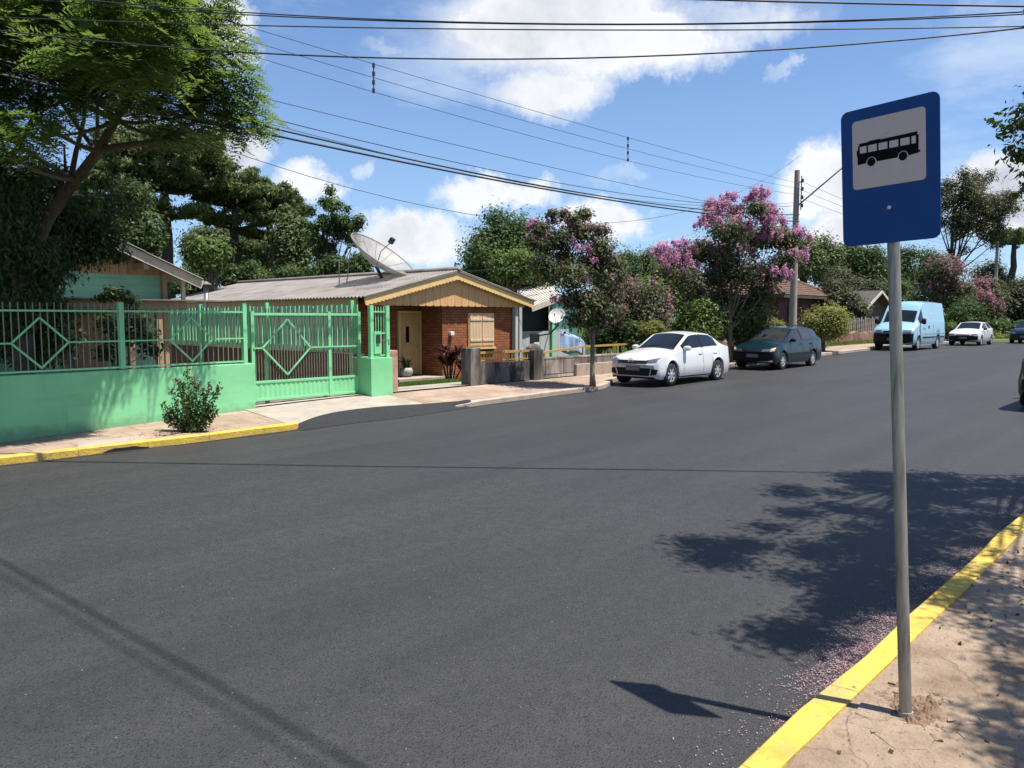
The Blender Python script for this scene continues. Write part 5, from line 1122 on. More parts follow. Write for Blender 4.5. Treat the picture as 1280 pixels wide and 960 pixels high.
# ------------------------------------------------------------------ bus stop sign
P0s = G(1132, 891, 0, lambda x, y: zr(x) + .15)
SB = 3.62 / 3.73
cen = CAM + (np.array([4.0026, 1.2806, 2.6888]) - CAM) * SB; Wb, Hb = .470 * SB, .654 * SB
rB = np.array([-.1608, -.9867, .0221]); rB /= np.linalg.norm(rB); uB = np.array([-.1231, .0423, .9915]); pdir = (cen - P0s) / np.linalg.norm(cen - P0s)
uB = uB * .5 + pdir * .5; uB -= rB * (uB @ rB); uB /= np.linalg.norm(uB); nB = np.cross(rB, uB); nB *= -np.sign(nB @ fh)
t = thing('bus_stop_sign', 'blue bus stop sign with black bus pictogram on leaning galvanised pole', 'road sign', tuple(P0s))
def rrect(w, h, r, n=6, cx=0, cy=0):
    out = []
    for sx, sy, a0 in ((1, 1, 0), (-1, 1, 90), (-1, -1, 180), (1, -1, 270)):
        for k in range(n + 1): a = R(a0 + 90 * k / n); out.append((cx + sx * (w / 2 - r) + r * math.cos(a), cy + sy * (h / 2 - r) + r * math.sin(a)))
    return out
nfront = np.cross(rB, uB)                                        # prism normal
sf = 1 if nfront @ nB > 0 else -1
def flat(name, poly, mt, layer, par, th=.0012): return MB().prism(poly, cen + nB * layer, rB, uB, th).build(name, M[mt], par)
U = lambda u: (u - .5) * Wb
Vv = lambda v: (.5 - v) * Hb
board = MB().prism(rrect(Wb, Hb, .035), cen, rB, uB, .004).build('board', M['sign_blue'], t)
pan = flat('white_panel', rrect(Wb * .745, Hb * .50, .018, 5, U(.497), Vv(.335)), 'sign_white', .0034, board)
bus = MB(); L_ = .0046
def bp(poly, lay=L_): bus.prism([(U(a), Vv(b)) for a, b in poly], cen + nB * lay, rB, uB, .001)
# bus silhouette, cut round the windows and the wheel arches
zt_b, zb_b = .252, .405; wy0, wy1 = .275, .325
bp([(.20, .252), (.79, .246), (.79, wy0 - .002), (.195, wy0)])
wins = [(.205, .278), (.292, .386), (.402, .495), (.512, .604), (.622, .716), (.732, .776)]
xs_ = [.186] + [v for w_ in wins for v in w_] + [.802]
for k in range(0, len(xs_), 2): bp([(xs_[k], wy0 - .006), (xs_[k + 1], wy0 - .006), (xs_[k + 1], wy1 + .006), (xs_[k], wy1 + .006)], L_ + .0002 * (k % 4 == 0))
def archpoly(x0, x1, arcs):
    pts = [(x0, wy1), (x0, zb_b)]
    for ax, ar_ in arcs:
        for a in lin(180, 0, 12): pts.append((ax + ar_ * math.cos(R(a)), zb_b - .004 - ar_ * Wb / Hb * math.sin(R(a))))
    return pts + [(x1, zb_b - .012), (x1, wy1)]
bp(archpoly(.18, .80, [(.325, .055), (.648, .055)]), L_ + .0001)
bp([(.795, .375), (.815, .375), (.815, .39), (.795, .39)], L_ + .0003); bp([(.172, .30), (.188, .30), (.184, .345), (.172, .345)], L_ + .0003)
for ax in (.325, .648): bp([(ax + .043 * math.cos(R(a)), .398 + .043 * Wb / Hb * math.sin(R(a))) for a in range(0, 360, 20)], L_ + .0003)
bp([(.30, .246), (.42, .244), (.42, .252), (.30, .253)], L_ + .0003)
bus.build('bus_pictogram', M['sign_black'], pan)
MB().lathe([(0, .006), (.006, .006), (.010, .002), (.010, 0)], cen + rB * U(.5) + uB * Vv(.745) + nB * .002, 'z', 10, np.stack([rB, uB, nB], 1)).build('bolt', M['bolt'], board)
MB().lathe([(0, .004), (.005, .004), (.008, .002), (.008, 0)], cen + rB * U(.49) + uB * Vv(.205) + nB * .004, 'z', 10, np.stack([rB, uB, nB], 1)).build('bolt', M['sign_white'], board)
plow = cen - uB * Hb * .5 - nB * .034; pb = P0s; pax = (plow - pb) / np.linalg.norm(plow - pb); ptop = plow + pax * Hb * .86; pb2 = pb - pax * .12
MB().tube([pb2, ptop], .0275, 20).build('pole', M['galv'], t, smooth=True, sharp=60)
for v in (.205, .745):
    p = cen + uB * Vv(v) - nB * .003; q = plow + pax * (Hb * (1 - v)); MB().bar(q + nB * .02, p, .03, .03).build('clamp', M['galv'], t)
MB().tube([pb2, pb + (ptop - pb) * .003], [.0274, .034], 14).build('footing', M['concrete'], t)
# broken paving round the pole
def chunks(n, c, spread, size, name, mt, seed=1):
    mb = MB(); r = np.random.default_rng(seed)
    for _ in range(n):
        a = r.random() * 6.28; d = spread * r.random() ** .7; x, y = c[0] + d * math.cos(a), c[1] + d * math.sin(a); s = size * (.35 + r.random()); h = s * (.3 + .4 * r.random()); k = r.integers(4, 7); a0 = r.random() * 6
        poly = [(s * (.6 + .5 * r.random()) * math.cos(a0 + 6.283 * i / k), s * (.6 + .5 * r.random()) * math.sin(a0 + 6.283 * i / k)) for i in range(k)]
        zb = zn(x, y) - .012; b = [(x + p, y + q, zb) for p, q in poly]; tt = [(x + p * .8 + .01 * r.normal(), y + q * .8, zb + h * (.7 + .5 * r.random())) for p, q in poly]
        mb.add(b + tt, [tuple(range(k, 2 * k))] + [(i, (i + 1) % k, k + (i + 1) % k, k + i) for i in range(k)])
    return tag(mb.build(name, M[mt]), kind='stuff')
chunks(80, (P0s[0] + .05, P0s[1] - .0), .34, .03, 'rubble', 'near_walk', 3); chunks(420, (P0s[0] + .20, P0s[1] - .0), .19, .018, 'loose_earth', 'earth', 5)
def paver(p, z, yaw, tx, ty, sz, mt='slab'):
    r4 = np.random.default_rng(int(abs(p[0] * 1000))); k_ = 6; o = MB().prism([(sz[0] * (.42 + .22 * r4.random()) * math.cos(6.283 * i / k_), sz[1] * (.5 + .3 * r4.random()) * math.sin(6.283 * i / k_)) for i in range(k_)], (0, 0, 0), (1, 0, 0), (0, 1, 0), sz[2]).build('paving_stone', M[mt], bevel=.006); o.location = (p[0], p[1], z); o.rotation_euler = (tx, ty, yaw); return o
pv = [((P0s[0] - .06, P0s[1] + .12), .008, .3, .03, -.04, (.2, .13, .04), 'tilted paving stone beside the sign pole towards the kerb'), ((P0s[0] - .20, P0s[1] - .06), .002, 1.0, -.02, .01, (.26, .2, .05), 'flat broken paving stone in front of the sign pole'), ((P0s[0] + .2, P0s[1] - .16), .002, .6, .03, .03, (.22, .2, .05), 'lifted paving stone on the shaded side of the sign pole')]
for p, dz, yw, tx, ty, sz, lb in pv: tag(paver(p, zn(*p) + dz - .02, yw, tx, ty, sz, 'near_walk'), lb, 'paving stone', 'broken paving stones round the sign pole')
r3_ = np.random.default_rng(4); hm = r3_.random((41, 31))
for _ in range(1): hm[1:-1, 1:-1] = (hm[:-2, 1:-1] + hm[2:, 1:-1] + hm[1:-1, :-2] + hm[1:-1, 2:] + 2 * hm[1:-1, 1:-1]) / 6
def mound(i, j):
    x = P0s[0] - .10 + .44 * i / 40; y = P0s[1] - .17 + .30 * j / 30; rr = math.hypot((x - P0s[0] - .12) / .22, (y - P0s[1] + .02) / .15) + .35 * (hm[(i * 3) % 41, (j * 2) % 31] - .5) + .12 * math.sin(5 * math.atan2(y - P0s[1], x - P0s[0] - .12))
    m_ = min(1, max(0, (1 - rr) * 2.2)); return (x, y, zn(x, y) - .012 + m_ * (.016 + .042 * (hm[i, j] - .25)))
tag(MB().sheet(list(range(41)), list(range(31)), mound).build('soil_mound', M['earth']), kind='stuff')
# grey slabs further along the near pavement
for i, (x0, x1, y0, y1) in enumerate(((4.75, 6.6, -.9, .55), (6.63, 8.6, -.85, .58), (8.63, 10.8, -.9, .55))):
    tag(MB().sheet(lin(x0, x1, 12), lin(y0, y1, 9), lambda x, y: (x, y, zr(x) + .165 + .003 * math.sin(x * 3 + y * 5))).build('pavement_slab', M['slab']), kind='structure')
# ------------------------------------------------------------------ trees
def cp(lst):                                                     # clumps surveyed as (px, py, depth, radius)
    return [(D(x, y, d), (r, r, r * .72)) for x, y, d, r in lst]
# big feathery tree over the pavement and the green wall
big = cp([(285, 128, 13.4, .62), (262, 100, 13.2, .6), (300, 160, 13.6, .45), (240, 135, 13.6, .7), (225, 90, 13.0, .75), (262, 62, 13.4, .5), (285, 45, 13.8, .35), (190, 60, 12.8, .8), (240, 40, 13.4, .55), (205, 15, 13.2, .6), (150, 30, 12.6, .75), (110, 70, 12.4, .8), (170, 100, 12.9, .75), (130, 120, 12.8, .7), (60, 40, 12.2, .8), (60, 95, 12.4, .8), (10, 60, 12.0, .8), (20, 130, 12.6, .75), (-50, 90, 12.2, .9), (205, 148, 13.6, .38), (255, 165, 13.8, .36), (225, 175, 13.8, .28), (-40, 20, 12, .9), (40, -20, 12.2, .9), (120, -20, 12.6, .9), (200, -30, 13, .8), (255, 5, 13.8, .5), (-120, 60, 12.2, 1.0), (-60, 150, 13, .8), (10, 200, 14, .5),
          (30, -70, 13.5, 1.1), (130, -80, 14, 1.0), (-80, -60, 13.5, 1.1), (20, 20, 15, 1.1), (120, 40, 15.5, 1.0), (-80, 30, 15, 1.2), (200, 60, 15.2, .8), (-160, -20, 13.5, 1.1), (-20, 170, 11.6, .55), (30, 165, 11.8, .45)]) + [(W(x, 505) + SUN / SUN[2] * h, (.5, .5, .4)) for x, h in ((5, 5.0), (35, 5.2), (62, 5.0), (20, 5.9), (50, 6.0), (60, 5.6))]  # final clumps added along the sun's rays to shade the wall's left end
def lit_wall(c_):                                                # would this clump shade the sunny stretch of the wall?
    t_ = (c_ - np.array([*P0, 0])) @ -wn / (SUN @ -wn); q = c_ - SUN * t_; u_ = (q - np.array([*P0, 0])) @ wd
    return t_ > 0 and (W(92, 500) - np.array([*P0, 0])) @ wd - .4 < u_ < 5.2 and -1.0 < q[2] < 3.0
nb_ = len(big) - 6
for i_ in range(nb_):
    for _ in range(30):
        if not lit_wall(big[i_][0]): break
        big[i_] = (CAM + (big[i_][0] - CAM) * 1.02, big[i_][1])
def fronds(cl, n, L, m=9, seed=0):
    """drooping compound leaves: a spine with rows of narrow leaflets"""
    p, d, ids = clump_pts(cl, n, .35); az = np.arctan2(d[:, 1], d[:, 0]) + rng.normal(0, .7, n); dirx = np.stack([np.cos(az), np.sin(az), .25 + .3 * rng.normal(size=n) - .2], 1); dirx /= np.linalg.norm(dirx, axis=1, keepdims=True)
    side = np.cross(dirx, [0, 0, 1.0]) + .35 * unit(n); side -= dirx * (side * dirx).sum(1, keepdims=True); side /= np.linalg.norm(side, axis=1, keepdims=True)
    s = L * (.65 + .6 * rng.random(n)); out, ti = [], []; ct = rng.normal(0, .17, len(cl))[ids] + rng.normal(0, .12, n) + .5
    for k in range(m):
        u = (k + .5) / m; c0 = p + dirx * (s * u)[:, None] - np.array([0, 0, 1]) * (s * .42 * u * u)[:, None]; ll = s * .30 * (1.15 - abs(u - .45))
        for sg in (-1, 1):
            t = side * sg + dirx * .55 - np.array([0, 0, .18]); nr = np.cross(dirx, side) + .25 * unit(n); nr /= np.linalg.norm(nr, axis=1, keepdims=True); t -= nr * (t * nr).sum(1, keepdims=True); t /= np.linalg.norm(t, axis=1, keepdims=True)
            out.append(kites(c0 + t * (ll * .5)[:, None], t, nr, ll, ll * .26 + .0)); ti.append(ct + rng.normal(0, .06, n))
    return np.concatenate(out), np.concatenate(ti), n * m * 2
tb = AY(22, 470, 16.2); tb[2] = zyard(tb[0], 16.2)
t = thing('feathery_tree', 'large spreading tree with feathery bright green leaves over the green wall', 'tree', tuple(tb)); mb = MB()
def pxt(lst): return [D(*q[:3]) for q in lst], [q[3] for q in lst]
pts, rr = pxt([(36, 330, 14.6, .13), (58, 275, 14.5, .115), (95, 225, 14.3, .095), (122, 190, 14.1, .085), (145, 150, 13.9, .07), (160, 118, 13.6, .055), (178, 80, 13.3, .06), (190, 40, 13.1, .03)]); pts.insert(0, tb); rr.insert(0, .18); mb.tube(pts, rr, 10)
pts2, rr2 = pxt([(22, 300, 14.7, .1), (5, 240, 14.4, .085), (0, 210, 14.2, .11), (-20, 160, 13.6, .09), (-30, 80, 13, .05), (-50, 20, 12.6, .03)]); pts2.insert(0, tb + [0.05, 0, .3]); rr2.insert(0, .13); mb.tube(pts2, rr2, 9)
for lst in ([(124, 187, 14.1, .07), (150, 183, 13.9, .06), (185, 178, 13.7, .05), (219, 169, 13.5, .035), (245, 150, 13.4, .02)], [(85, 240, 14.4, .06), (95, 190, 14.2, .045), (105, 150, 14, .03), (110, 90, 13.5, .02)], [(0, 212, 14.2, .06), (22, 185, 13.7, .045), (45, 140, 13, .03), (55, 70, 12.6, .02)], [(145, 150, 13.9, .05), (120, 120, 13.6, .035), (75, 70, 12.9, .02)], [(160, 118, 13.6, .05), (200, 100, 13.5, .035), (250, 95, 13.3, .015)], [(170, 100, 13.5, .04), (210, 60, 13.4, .025), (250, 50, 13.5, .012)], [(219, 169, 13.5, .02), (255, 160, 13.6, .012), (290, 158, 13.6, .006)], [(68, 262, 14.4, .05), (82, 215, 14.3, .03), (80, 180, 13.9, .015)], [(0, 215, 14.3, .05), (-60, 170, 13.6, .04), (-110, 80, 12.8, .02)]):
    p, r = pxt(lst); mb.tube(p, r, 7, False)
idx = rng.permutation(len(big))[:26]
for j in idx:
    e = big[j][0]; k = min(range(len(pts)), key=lambda i: np.linalg.norm(pts[i] - e)); k = max(3, k - 1); s_ = pts[k]; L_ = np.linalg.norm(e - s_); q = [s_ * (1 - u) ** 2 + 2 * u * (1 - u) * ((s_ + e) / 2 - [0, 0, L_ * .12]) + e * u * u for u in lin(0, 1, 6)]; mb.tube(q, [.045 * (1 - .85 * u) for u in lin(0, 1, 6)], 6, False)
mb.build('trunk', M['trunk'], t, smooth=True)
big = [(c_, tuple(np.array(r_) * .9)) for c_, r_ in big]; v, ti, q = fronds(big, 8200, .46, 10); np_mesh('crown', v, q, ti, M['lf_big'], t)
# dark drooping tree under it, in front of the wooden house
dk = cp([(20, 240, 15.6, .8), (70, 270, 15.8, .7), (105, 280, 16.2, .6), (30, 300, 15.4, .8), (75, 322, 16, .55), (135, 300, 16.4, .4), (10, 350, 15.2, .7), (45, 350, 15.6, .6), (35, 400, 15, .6), (70, 392, 15.8, .4), (-40, 280, 15.2, 1), (-60, 370, 15, .9), (10, 430, 14.9, .5), (70, 425, 15.3, .5), (130, 260, 16.8, .6), (165, 245, 17.2, .5), (60, 225, 15.8, .6), (48, 445, 15, .4), (22, 285, 14.0, .4), (45, 320, 14.0, .45), (8, 255, 13.8, .45), (0, 320, 13.9, .5), (40, 370, 14.1, .45), (15, 400, 14.2, .4), (60, 345, 14.3, .35), (-5, 220, 13.6, .45), (30, 225, 13.7, .35), (110, 255, 14.6, .3), (128, 228, 14.4, .25), (150, 320, 16.4, .25), (120, 318, 16.2, .35)])
b_ = D(30, 470, 15.8); b_[2] = zyard(b_[0], b_[1]); tree('shade_tree', 'dense dark drooping tree shading the front of the wooden house', 'tree', b_, D(45, 300, 15.8), .16, dk, 38000, .11, .045, 'lf_dark', 'dark_trunk', nl=12, droop=1.2, shell=.3)
# small branches with leaves behind the bars
tw = cp([(140, 365, 15.5, .2), (152, 368, 15.5, .18), (165, 378, 15.5, .2), (128, 372, 15.5, .16), (170, 400, 15.4, .28), (178, 420, 15.4, .3), (190, 437, 15.4, .22), (150, 420, 15.3, .28), (133, 440, 15.3, .25), (135, 402, 15.4, .28)])
b_ = D(150, 465, 15.3); b_[2] = zyard(b_[0], b_[1]); tree('garden_shrub', 'sparse dark shrub twigs rising behind the barred fence by the carport posts', 'shrub', b_, D(145, 420, 15.3), .035, tw, 1500, .11, .06, 'lf_dark', 'dark_trunk', nl=10)
# araucarias
def araucaria(label, px, ytop, ybase_vis, d, halfw, layers, n, seed, dens=1.0, group='tall araucarias behind the houses'):
    top = D(px, ytop, d); base = gnd(top); H = top[2] - base[2]; Rw = halfw * d / F
    t = thing('araucaria_tree', label, 'tree', tuple(base), 0, group); mb = MB(); mb.tube([base + (top - base) * u + np.array([rng.normal(0, .08), rng.normal(0, .08), 0]) * (0 < u < 1) for u in lin(0, .97, 8)], [.42 * (1 - .6 * u) for u in lin(0, 1, 8)], 9); cl = []
    for li, (fz, fr, nb) in enumerate(layers):
        for b in range(nb):
            a = 6.283 * (b + rng.random() * .6) / nb + li; r_ = Rw * fr * (.8 + .3 * rng.random()); z0 = top[2] - H * fz - .1 * r_; o = np.array([math.cos(a), math.sin(a), 0]); s_ = np.array([top[0], top[1], z0]); e = s_ + o * r_ + np.array([0, 0, .22 * r_ + rng.normal(0, .1)]); m_ = (s_ + e) / 2 - np.array([0, 0, .10 * r_])
            q = [s_ * (1 - u) ** 2 + 2 * u * (1 - u) * m_ + e * u * u for u in lin(0, 1, 6)]; mb.tube(q, [.10 * (1 - .7 * u) for u in lin(0, 1, 6)], 5, False)
            for u, sr in ((.62, .20), (.82, .25), (1.0, .27)):
                c_ = s_ * (1 - u) ** 2 + 2 * u * (1 - u) * m_ + e * u * u; rr_ = Rw * sr * (.8 + .4 * rng.random()) * (.65 + .35 * fr); side_ = np.array([-o[1], o[0], 0])
                for _ in range(3): cl.append((c_ + side_ * rng.normal(0, rr_ * .75) + o * rng.normal(0, rr_ * .3) + [0, 0, rr_ * (.15 + .25 * rng.random())], (rr_ * .62, rr_ * .62, rr_ * .44)))
    mb.build('trunk', M['dark_trunk'], t, smooth=True)
    Rt = Rw
    for _ in range(46):                                           # brush-like tufts over the top of the dome
        a = rng.random() * 6.283; u = math.sqrt(rng.random()); z = top[2] - .42 * Rt * u * u - .08 * Rt + rng.normal(0, .05 * Rt); rr_ = Rt * .15 * (.75 + .5 * rng.random()); cl.append((np.array([top[0] + Rt * u * math.cos(a), top[1] + Rt * u * math.sin(a), z]), (rr_ * 1.1, rr_ * 1.1, rr_ * .8)))
    v, ti, q = leaves(cl, int(n * 2.1), .26, .08, droop=-.35, shell=.35, up=.1, spread=.3); np_mesh('crown', v, q, ti, M['lf_arau'], t); return t
araucaria('tallest araucaria with broad flat dark crown above the wooden house roof', 205, 180, 0, 42, 74, [(.0, .45, 5), (.04, .85, 8), (.10, 1.0, 10), (.2, .8, 7), (.33, .6, 6)], 26000, 1)
araucaria('araucaria with layered crown between the tallest one and the slim one', 292, 222, 0, 46, 48, [(.0, .5, 5), (.05, .9, 7), (.14, 1, 8), (.27, .9, 6), (.42, .7, 5)], 15000, 2)
araucaria('slim araucaria with bare lower trunk above the flue pipe', 335, 241, 0, 48, 46, [(.0, .5, 5), (.07, .9, 7), (.16, 1, 7), (.28, .8, 5)], 12000, 3)
araucaria('small araucaria at the inner edge of the feathery tree', 140, 215, 0, 40, 40, [(.0, .5, 5), (.06, .9, 6), (.18, 1, 7), (.32, .8, 6)], 9000, 4)
araucaria('far araucaria crown at the end of the street beside the distant pole', 1268, 292, 0, 75, 26, [(.0, .5, 5), (.05, 1, 8), (.12, .9, 6)], 5000, 5, group=None)
def bush(name, label, cat, x0, y0, x1, y1, d, n, L, lf, k=14, rc=None, px=None, ybase=None, rad=.12, bark='trunk', depthr=None, group=None, flowers=None, trunk_top=.5, **kw):
    n = int(n * 1.9); L = L * .68; k = int(k * 1.5)
    cl = pxblob(x0, y0, x1, y1, d, k, rc or (y1 - y0) * d / F * .24, depthr, .85); c = D(px or (x0 + x1) / 2, (y0 + y1) / 2, d); b = gnd(c); top = b + (c - b) * (trunk_top + .5)
    fl = None
    if flowers: fcl = panicles([q_ for q_ in cl if rng.random() < flowers[3]], 9, .13 + .002 * d); fl = (fcl, int(flowers[0] * 1.3), flowers[1] * .7, flowers[2])
    return tree(name, label, cat, b, top, rad, cl, n, L, L * .55, lf, bark, group, flowers=fl, **kw)
bush('conifer_tree', 'dense dark conifer between the slim araucaria and the mesh dish', 'tree', 344, 262, 388, 350, 44, 9000, .3, 'lf_arau', 16, .75, rad=.2, bark='dark_trunk')
bush('broadleaf_tree', 'loose crowned broadleaf tree with sky gaps just behind the mesh dish', 'tree', 374, 228, 458, 342, 40, 5200, .24, 'lf_mid', 30, .36, px=405, rad=.14, nl=34, shell=.15)
bush('young_tree', 'light green ferny young tree above the flue pipe', 'tree', 238, 290, 284, 345, 33, 3500, .26, 'lf_bush', 10, .42, px=262)
for i, (x0, y0, x1, y1, d, lb) in enumerate(((205, 335, 290, 372, 35, 'low green bush behind the wooden house eave'), (272, 328, 345, 366, 37, 'low green bush behind the flue pipe'), (330, 332, 402, 362, 38, 'low green bush below the dark conifer'), (385, 318, 440, 358, 36, 'low green bush below the loose crowned broadleaf tree'), (430, 312, 470, 352, 36, 'low green bush behind the mesh dish mast'), (100, 235, 200, 330, 36, 'dark wide tree below the small araucaria'))):
    bush('garden_bush' if i < 5 else 'dark_tree', lb, 'bush' if i < 5 else 'tree', x0, y0, x1, y1, d, 4500 if i < 5 else 9000, .2 if i < 5 else .28, 'lf_mid' if i < 5 else 'lf_dark', 12, None, group='bushes behind the brick house' if i < 5 else None)
bush('garden_bush', 'dark green mass of trees behind the araucaria trunks', 'tree', 215, 285, 345, 345, 58, 9000, .4, 'lf_dark', 22, 1.0)
for x0, y0, x1, y1, d, lb in ((120, 275, 215, 350, 50, 'dark evergreen between the araucaria trunks and the wooden house roof'), (225, 270, 300, 345, 54, 'dark evergreen below the second araucaria'), (300, 285, 360, 350, 52, 'dark evergreen below the slim araucaria crown'), (60, 215, 150, 320, 46, 'dark evergreen behind the feathery tree trunk')): bush('evergreen_tree', lb, 'tree', x0, y0, x1, y1, d, 8000, .32, 'lf_arau', 20, .9, rad=.2, bark='dark_trunk', group='dark evergreens behind the wooden house')
bush('garden_bush', 'dark bush filling the gap behind the brick house ridge', 'bush', 556, 325, 640, 395, 36, 6000, .2, 'lf_mid', 14, .6)
# broad round tree and the bright bush in front of it
bush('round_tree', 'broad dark green round tree behind the brick house ridge', 'tree', 568, 256, 700, 385, 34, 26000, .2, 'lf_mid', 34, .75, px=640, rad=.25, depthr=2.2)
bush('garden_bush', 'brighter yellow green bush before the broad round tree', 'bush', 612, 308, 668, 360, 30, 3500, .17, 'lf_bush', 10, .42)
# crape myrtles on the far pavement
q = G(741, 483, .16); 
cl = cp([(700, 300, 20, .42), (690, 340, 20, .45), (725, 290, 20.2, .45), (750, 310, 20, .45), (760, 350, 20, .42), (715, 345, 19.6, .5), (735, 375, 19.8, .48), (712, 375, 19.8, .34), (705, 268, 20, .2), (690, 268, 20, .2), (730, 268, 20.2, .25), (668, 300, 20, .25), (672, 330, 20, .28), (752, 288, 20, .25), (775, 345, 20, .22), (760, 390, 20, .4), (740, 330, 20.4, .5), (680, 305, 20, .32), (675, 285, 20, .25), (715, 275, 20, .25), (765, 330, 20, .3), (745, 405, 20, .32), (720, 400, 19.8, .34), (705, 322, 20.4, .4), (770, 370, 20, .25)])
fl = cp([(668, 282, 20, .18), (690, 280, 20, .16), (720, 283, 20, .2), (735, 285, 20, .16), (748, 300, 20, .16), (728, 312, 19.7, .16), (712, 302, 19.7, .13), (768, 325, 20, .12), (742, 327, 19.6, .1), (695, 374, 19.5, .12), (705, 290, 20, .14), (760, 315, 19.9, .13), (733, 350, 19.5, .08)])
tree('crape_myrtle', 'crape myrtle with sparse pink tips and pale slim trunk beside the block wall', 'tree', q, D(742, 370, q @ fw - CAM @ fw), .07, [(c_, tuple(np.array(r_) * .98)) for c_, r_ in cl], 21000, .10, .045, 'lf_crape', 'pale_trunk', 'crape myrtles along the street', 16, (panicles(fl, 7, .055) + panicles(cl, 2, .05), 2600, .055, 'fl_pink'), shell=.25)
q = AY(912, 450, 14.0); q[2] = zside(q[0], 13.9); dq = depth(q)
cl = cp([(x, y, dq + rng.normal(0, .7), r) for x, y, r in ((845, 325, .6), (875, 315, .65), (910, 290, .7), (940, 300, .7), (965, 295, .65), (985, 300, .5), (860, 350, .6), (895, 345, .7), (930, 340, .75), (965, 340, .65), (950, 365, .6), (900, 375, .6), (870, 370, .45), (890, 270, .4), (945, 260, .4), (960, 270, .4), (980, 325, .5), (920, 265, .35), (905, 320, .7), (915, 400, .4), (840, 340, .4))])
fl = cp([(x, y, dq - .5 + rng.normal(0, .6), r) for x, y, r in ((830, 318, .35), (848, 310, .42), (862, 318, .4), (878, 312, .4), (880, 285, .42), (895, 278, .45), (905, 262, .3), (912, 250, .28), (950, 246, .32), (942, 250, .28), (930, 280, .4), (950, 285, .42), (968, 280, .35), (985, 290, .36), (1000, 297, .3), (918, 295, .4), (965, 300, .35), (990, 315, .38), (930, 320, .35), (850, 330, .4), (870, 340, .35), (900, 335, .35), (940, 345, .28), (980, 345, .28), (958, 262, .3), (890, 258, .25), (836, 330, .36), (910, 310, .3), (995, 325, .3))]); fl = [(c_, tuple(np.array(r_) * 1.25)) for c_, r_ in fl]
tree('crape_myrtle', 'large crape myrtle covered in bright pink blossom between white and dark cars', 'tree', q, D(915, 360, dq), .10, cl, 26000, .13, .065, 'lf_crape', 'pale_trunk', 'crape myrtles along the street', 22, (panicles(fl, 13, .10) + panicles(cl, 6, .09), 15000, .085, 'fl_pink'), shell=.2)
t2 = q + [.85, .3, 0]; tree('crape_myrtle', 'thin twin stemmed crape myrtle leaning against the large pink one', 'tree', t2, D(903, 375, dq + .6), .09, cp([(890, 385, dq + .8, .4), (905, 370, dq + .8, .45), (925, 385, dq + .8, .4)]), 2200, .15, .08, 'lf_crape', 'pale_trunk', 'crape myrtles along the street', 6)
dF = 27
bush('crape_myrtle', 'dull mauve crape myrtle behind the slim trunked one', 'tree', 742, 345, 838, 440, dF, 11000, .16, 'lf_crape', 18, .55, px=775, rad=.1, group='crape myrtles along the street', flowers=(3000, .14, 'fl_mauve', .55), bark='pale_trunk')
for i, (x0, y0, x1, y1, d, n, L, lf, lb) in enumerate(((786, 322, 862, 400, 33, 8000, .22, 'lf_bush', 'tall bright green bush behind the mauve crape myrtle'), (830, 362, 905, 440, 28, 9000, .17, 'lf_bush', 'bright green garden hedge bush behind the white sedan'), (900, 370, 962, 440, 30, 8000, .17, 'lf_bush', 'bright green garden bush behind the pink tree trunks'), (945, 395, 985, 432, 33, 3500, .17, 'lf_yellow', 'small yellow green bush before the maroon house wall'), (1003, 376, 1056, 436, 36, 7500, .17, 'lf_yellow', 'yellow green bamboo like bush to the side of the lamp pole'), (770, 400, 842, 446, 25.5, 5000, .15, 'lf_dark', 'dark low bush behind the ochre rail'), (728, 398, 772, 440, 26.5, 3000, .14, 'lf_dark', 'dark shrub in the shade between washing and slim trunk'), (795, 398, 830, 428, 25, 1200, .14, 'lf_yellow', 'small ochre leafed bush behind the white sedan roof'))):
    bush('garden_bush', lb, 'bush', x0, y0, x1, y1, d, n, L, lf, 14, None, group='garden bushes along the far side')
# wooded slope and street trees further away
SPEC = [(760, 305, 800, 372, 70, 'lf_dark', 'dark tree on the slope above the mauve crape myrtle'), (792, 302, 836, 368, 72, 'lf_arau', 'dark pine on the slope seen past the pink blossom'), (735, 318, 775, 372, 66, 'lf_dark', 'dark tree on the slope behind the slim crape myrtle'),
        (985, 292, 1026, 352, 62, 'lf_arau', 'dark pine on the slope beside the lamp pole'), (1010, 286, 1050, 360, 66, 'lf_arau', 'tall dark pine on the slope past the lamp pole'), (1040, 296, 1078, 362, 68, 'lf_arau', 'dark pine on the slope near the sign edge'), (1066, 303, 1106, 372, 66, 'lf_mid', 'mid green tree on the slope behind the sign pole'), (1095, 300, 1150, 375, 70, 'lf_dark', 'dark tree on the slope just past the sign pole'), (1135, 305, 1195, 372, 72, 'lf_dark', 'dark tree on the slope above the blue van roof'),
        (1018, 345, 1075, 412, 46.5, 'lf_olive', 'olive tree screening the dark house'), (1020, 330, 1075, 385, 56, 'lf_olive', 'olive green tree above the board fence'), (1060, 340, 1105, 400, 54, 'lf_olive', 'olive green tree over the dark house'), (1040, 360, 1082, 412, 47, 'lf_olive', 'dry olive shrub beside the board fence'), (1090, 345, 1150, 400, 60, 'lf_mid', 'mid green tree behind the blue van cab'),
        (1215, 318, 1262, 392, 78, 'lf_olive', 'olive tree behind the distant pole'), (1240, 340, 1300, 420, 66, 'lf_olive', 'olive tree over the farthest dark car'), (1290, 330, 1380, 425, 62, 'lf_mid', 'mid green tree beyond the farthest dark car')]
for x0, y0, x1, y1, d, lf, lb in SPEC: bush('slope_tree', lb, 'tree', x0, y0, x1, y1, d, 5200, .34 if d > 60 else .25, lf, 15, (y1 - y0) * d / F * .2, rad=.2, bark='dark_trunk', group='trees on the wooded slope')
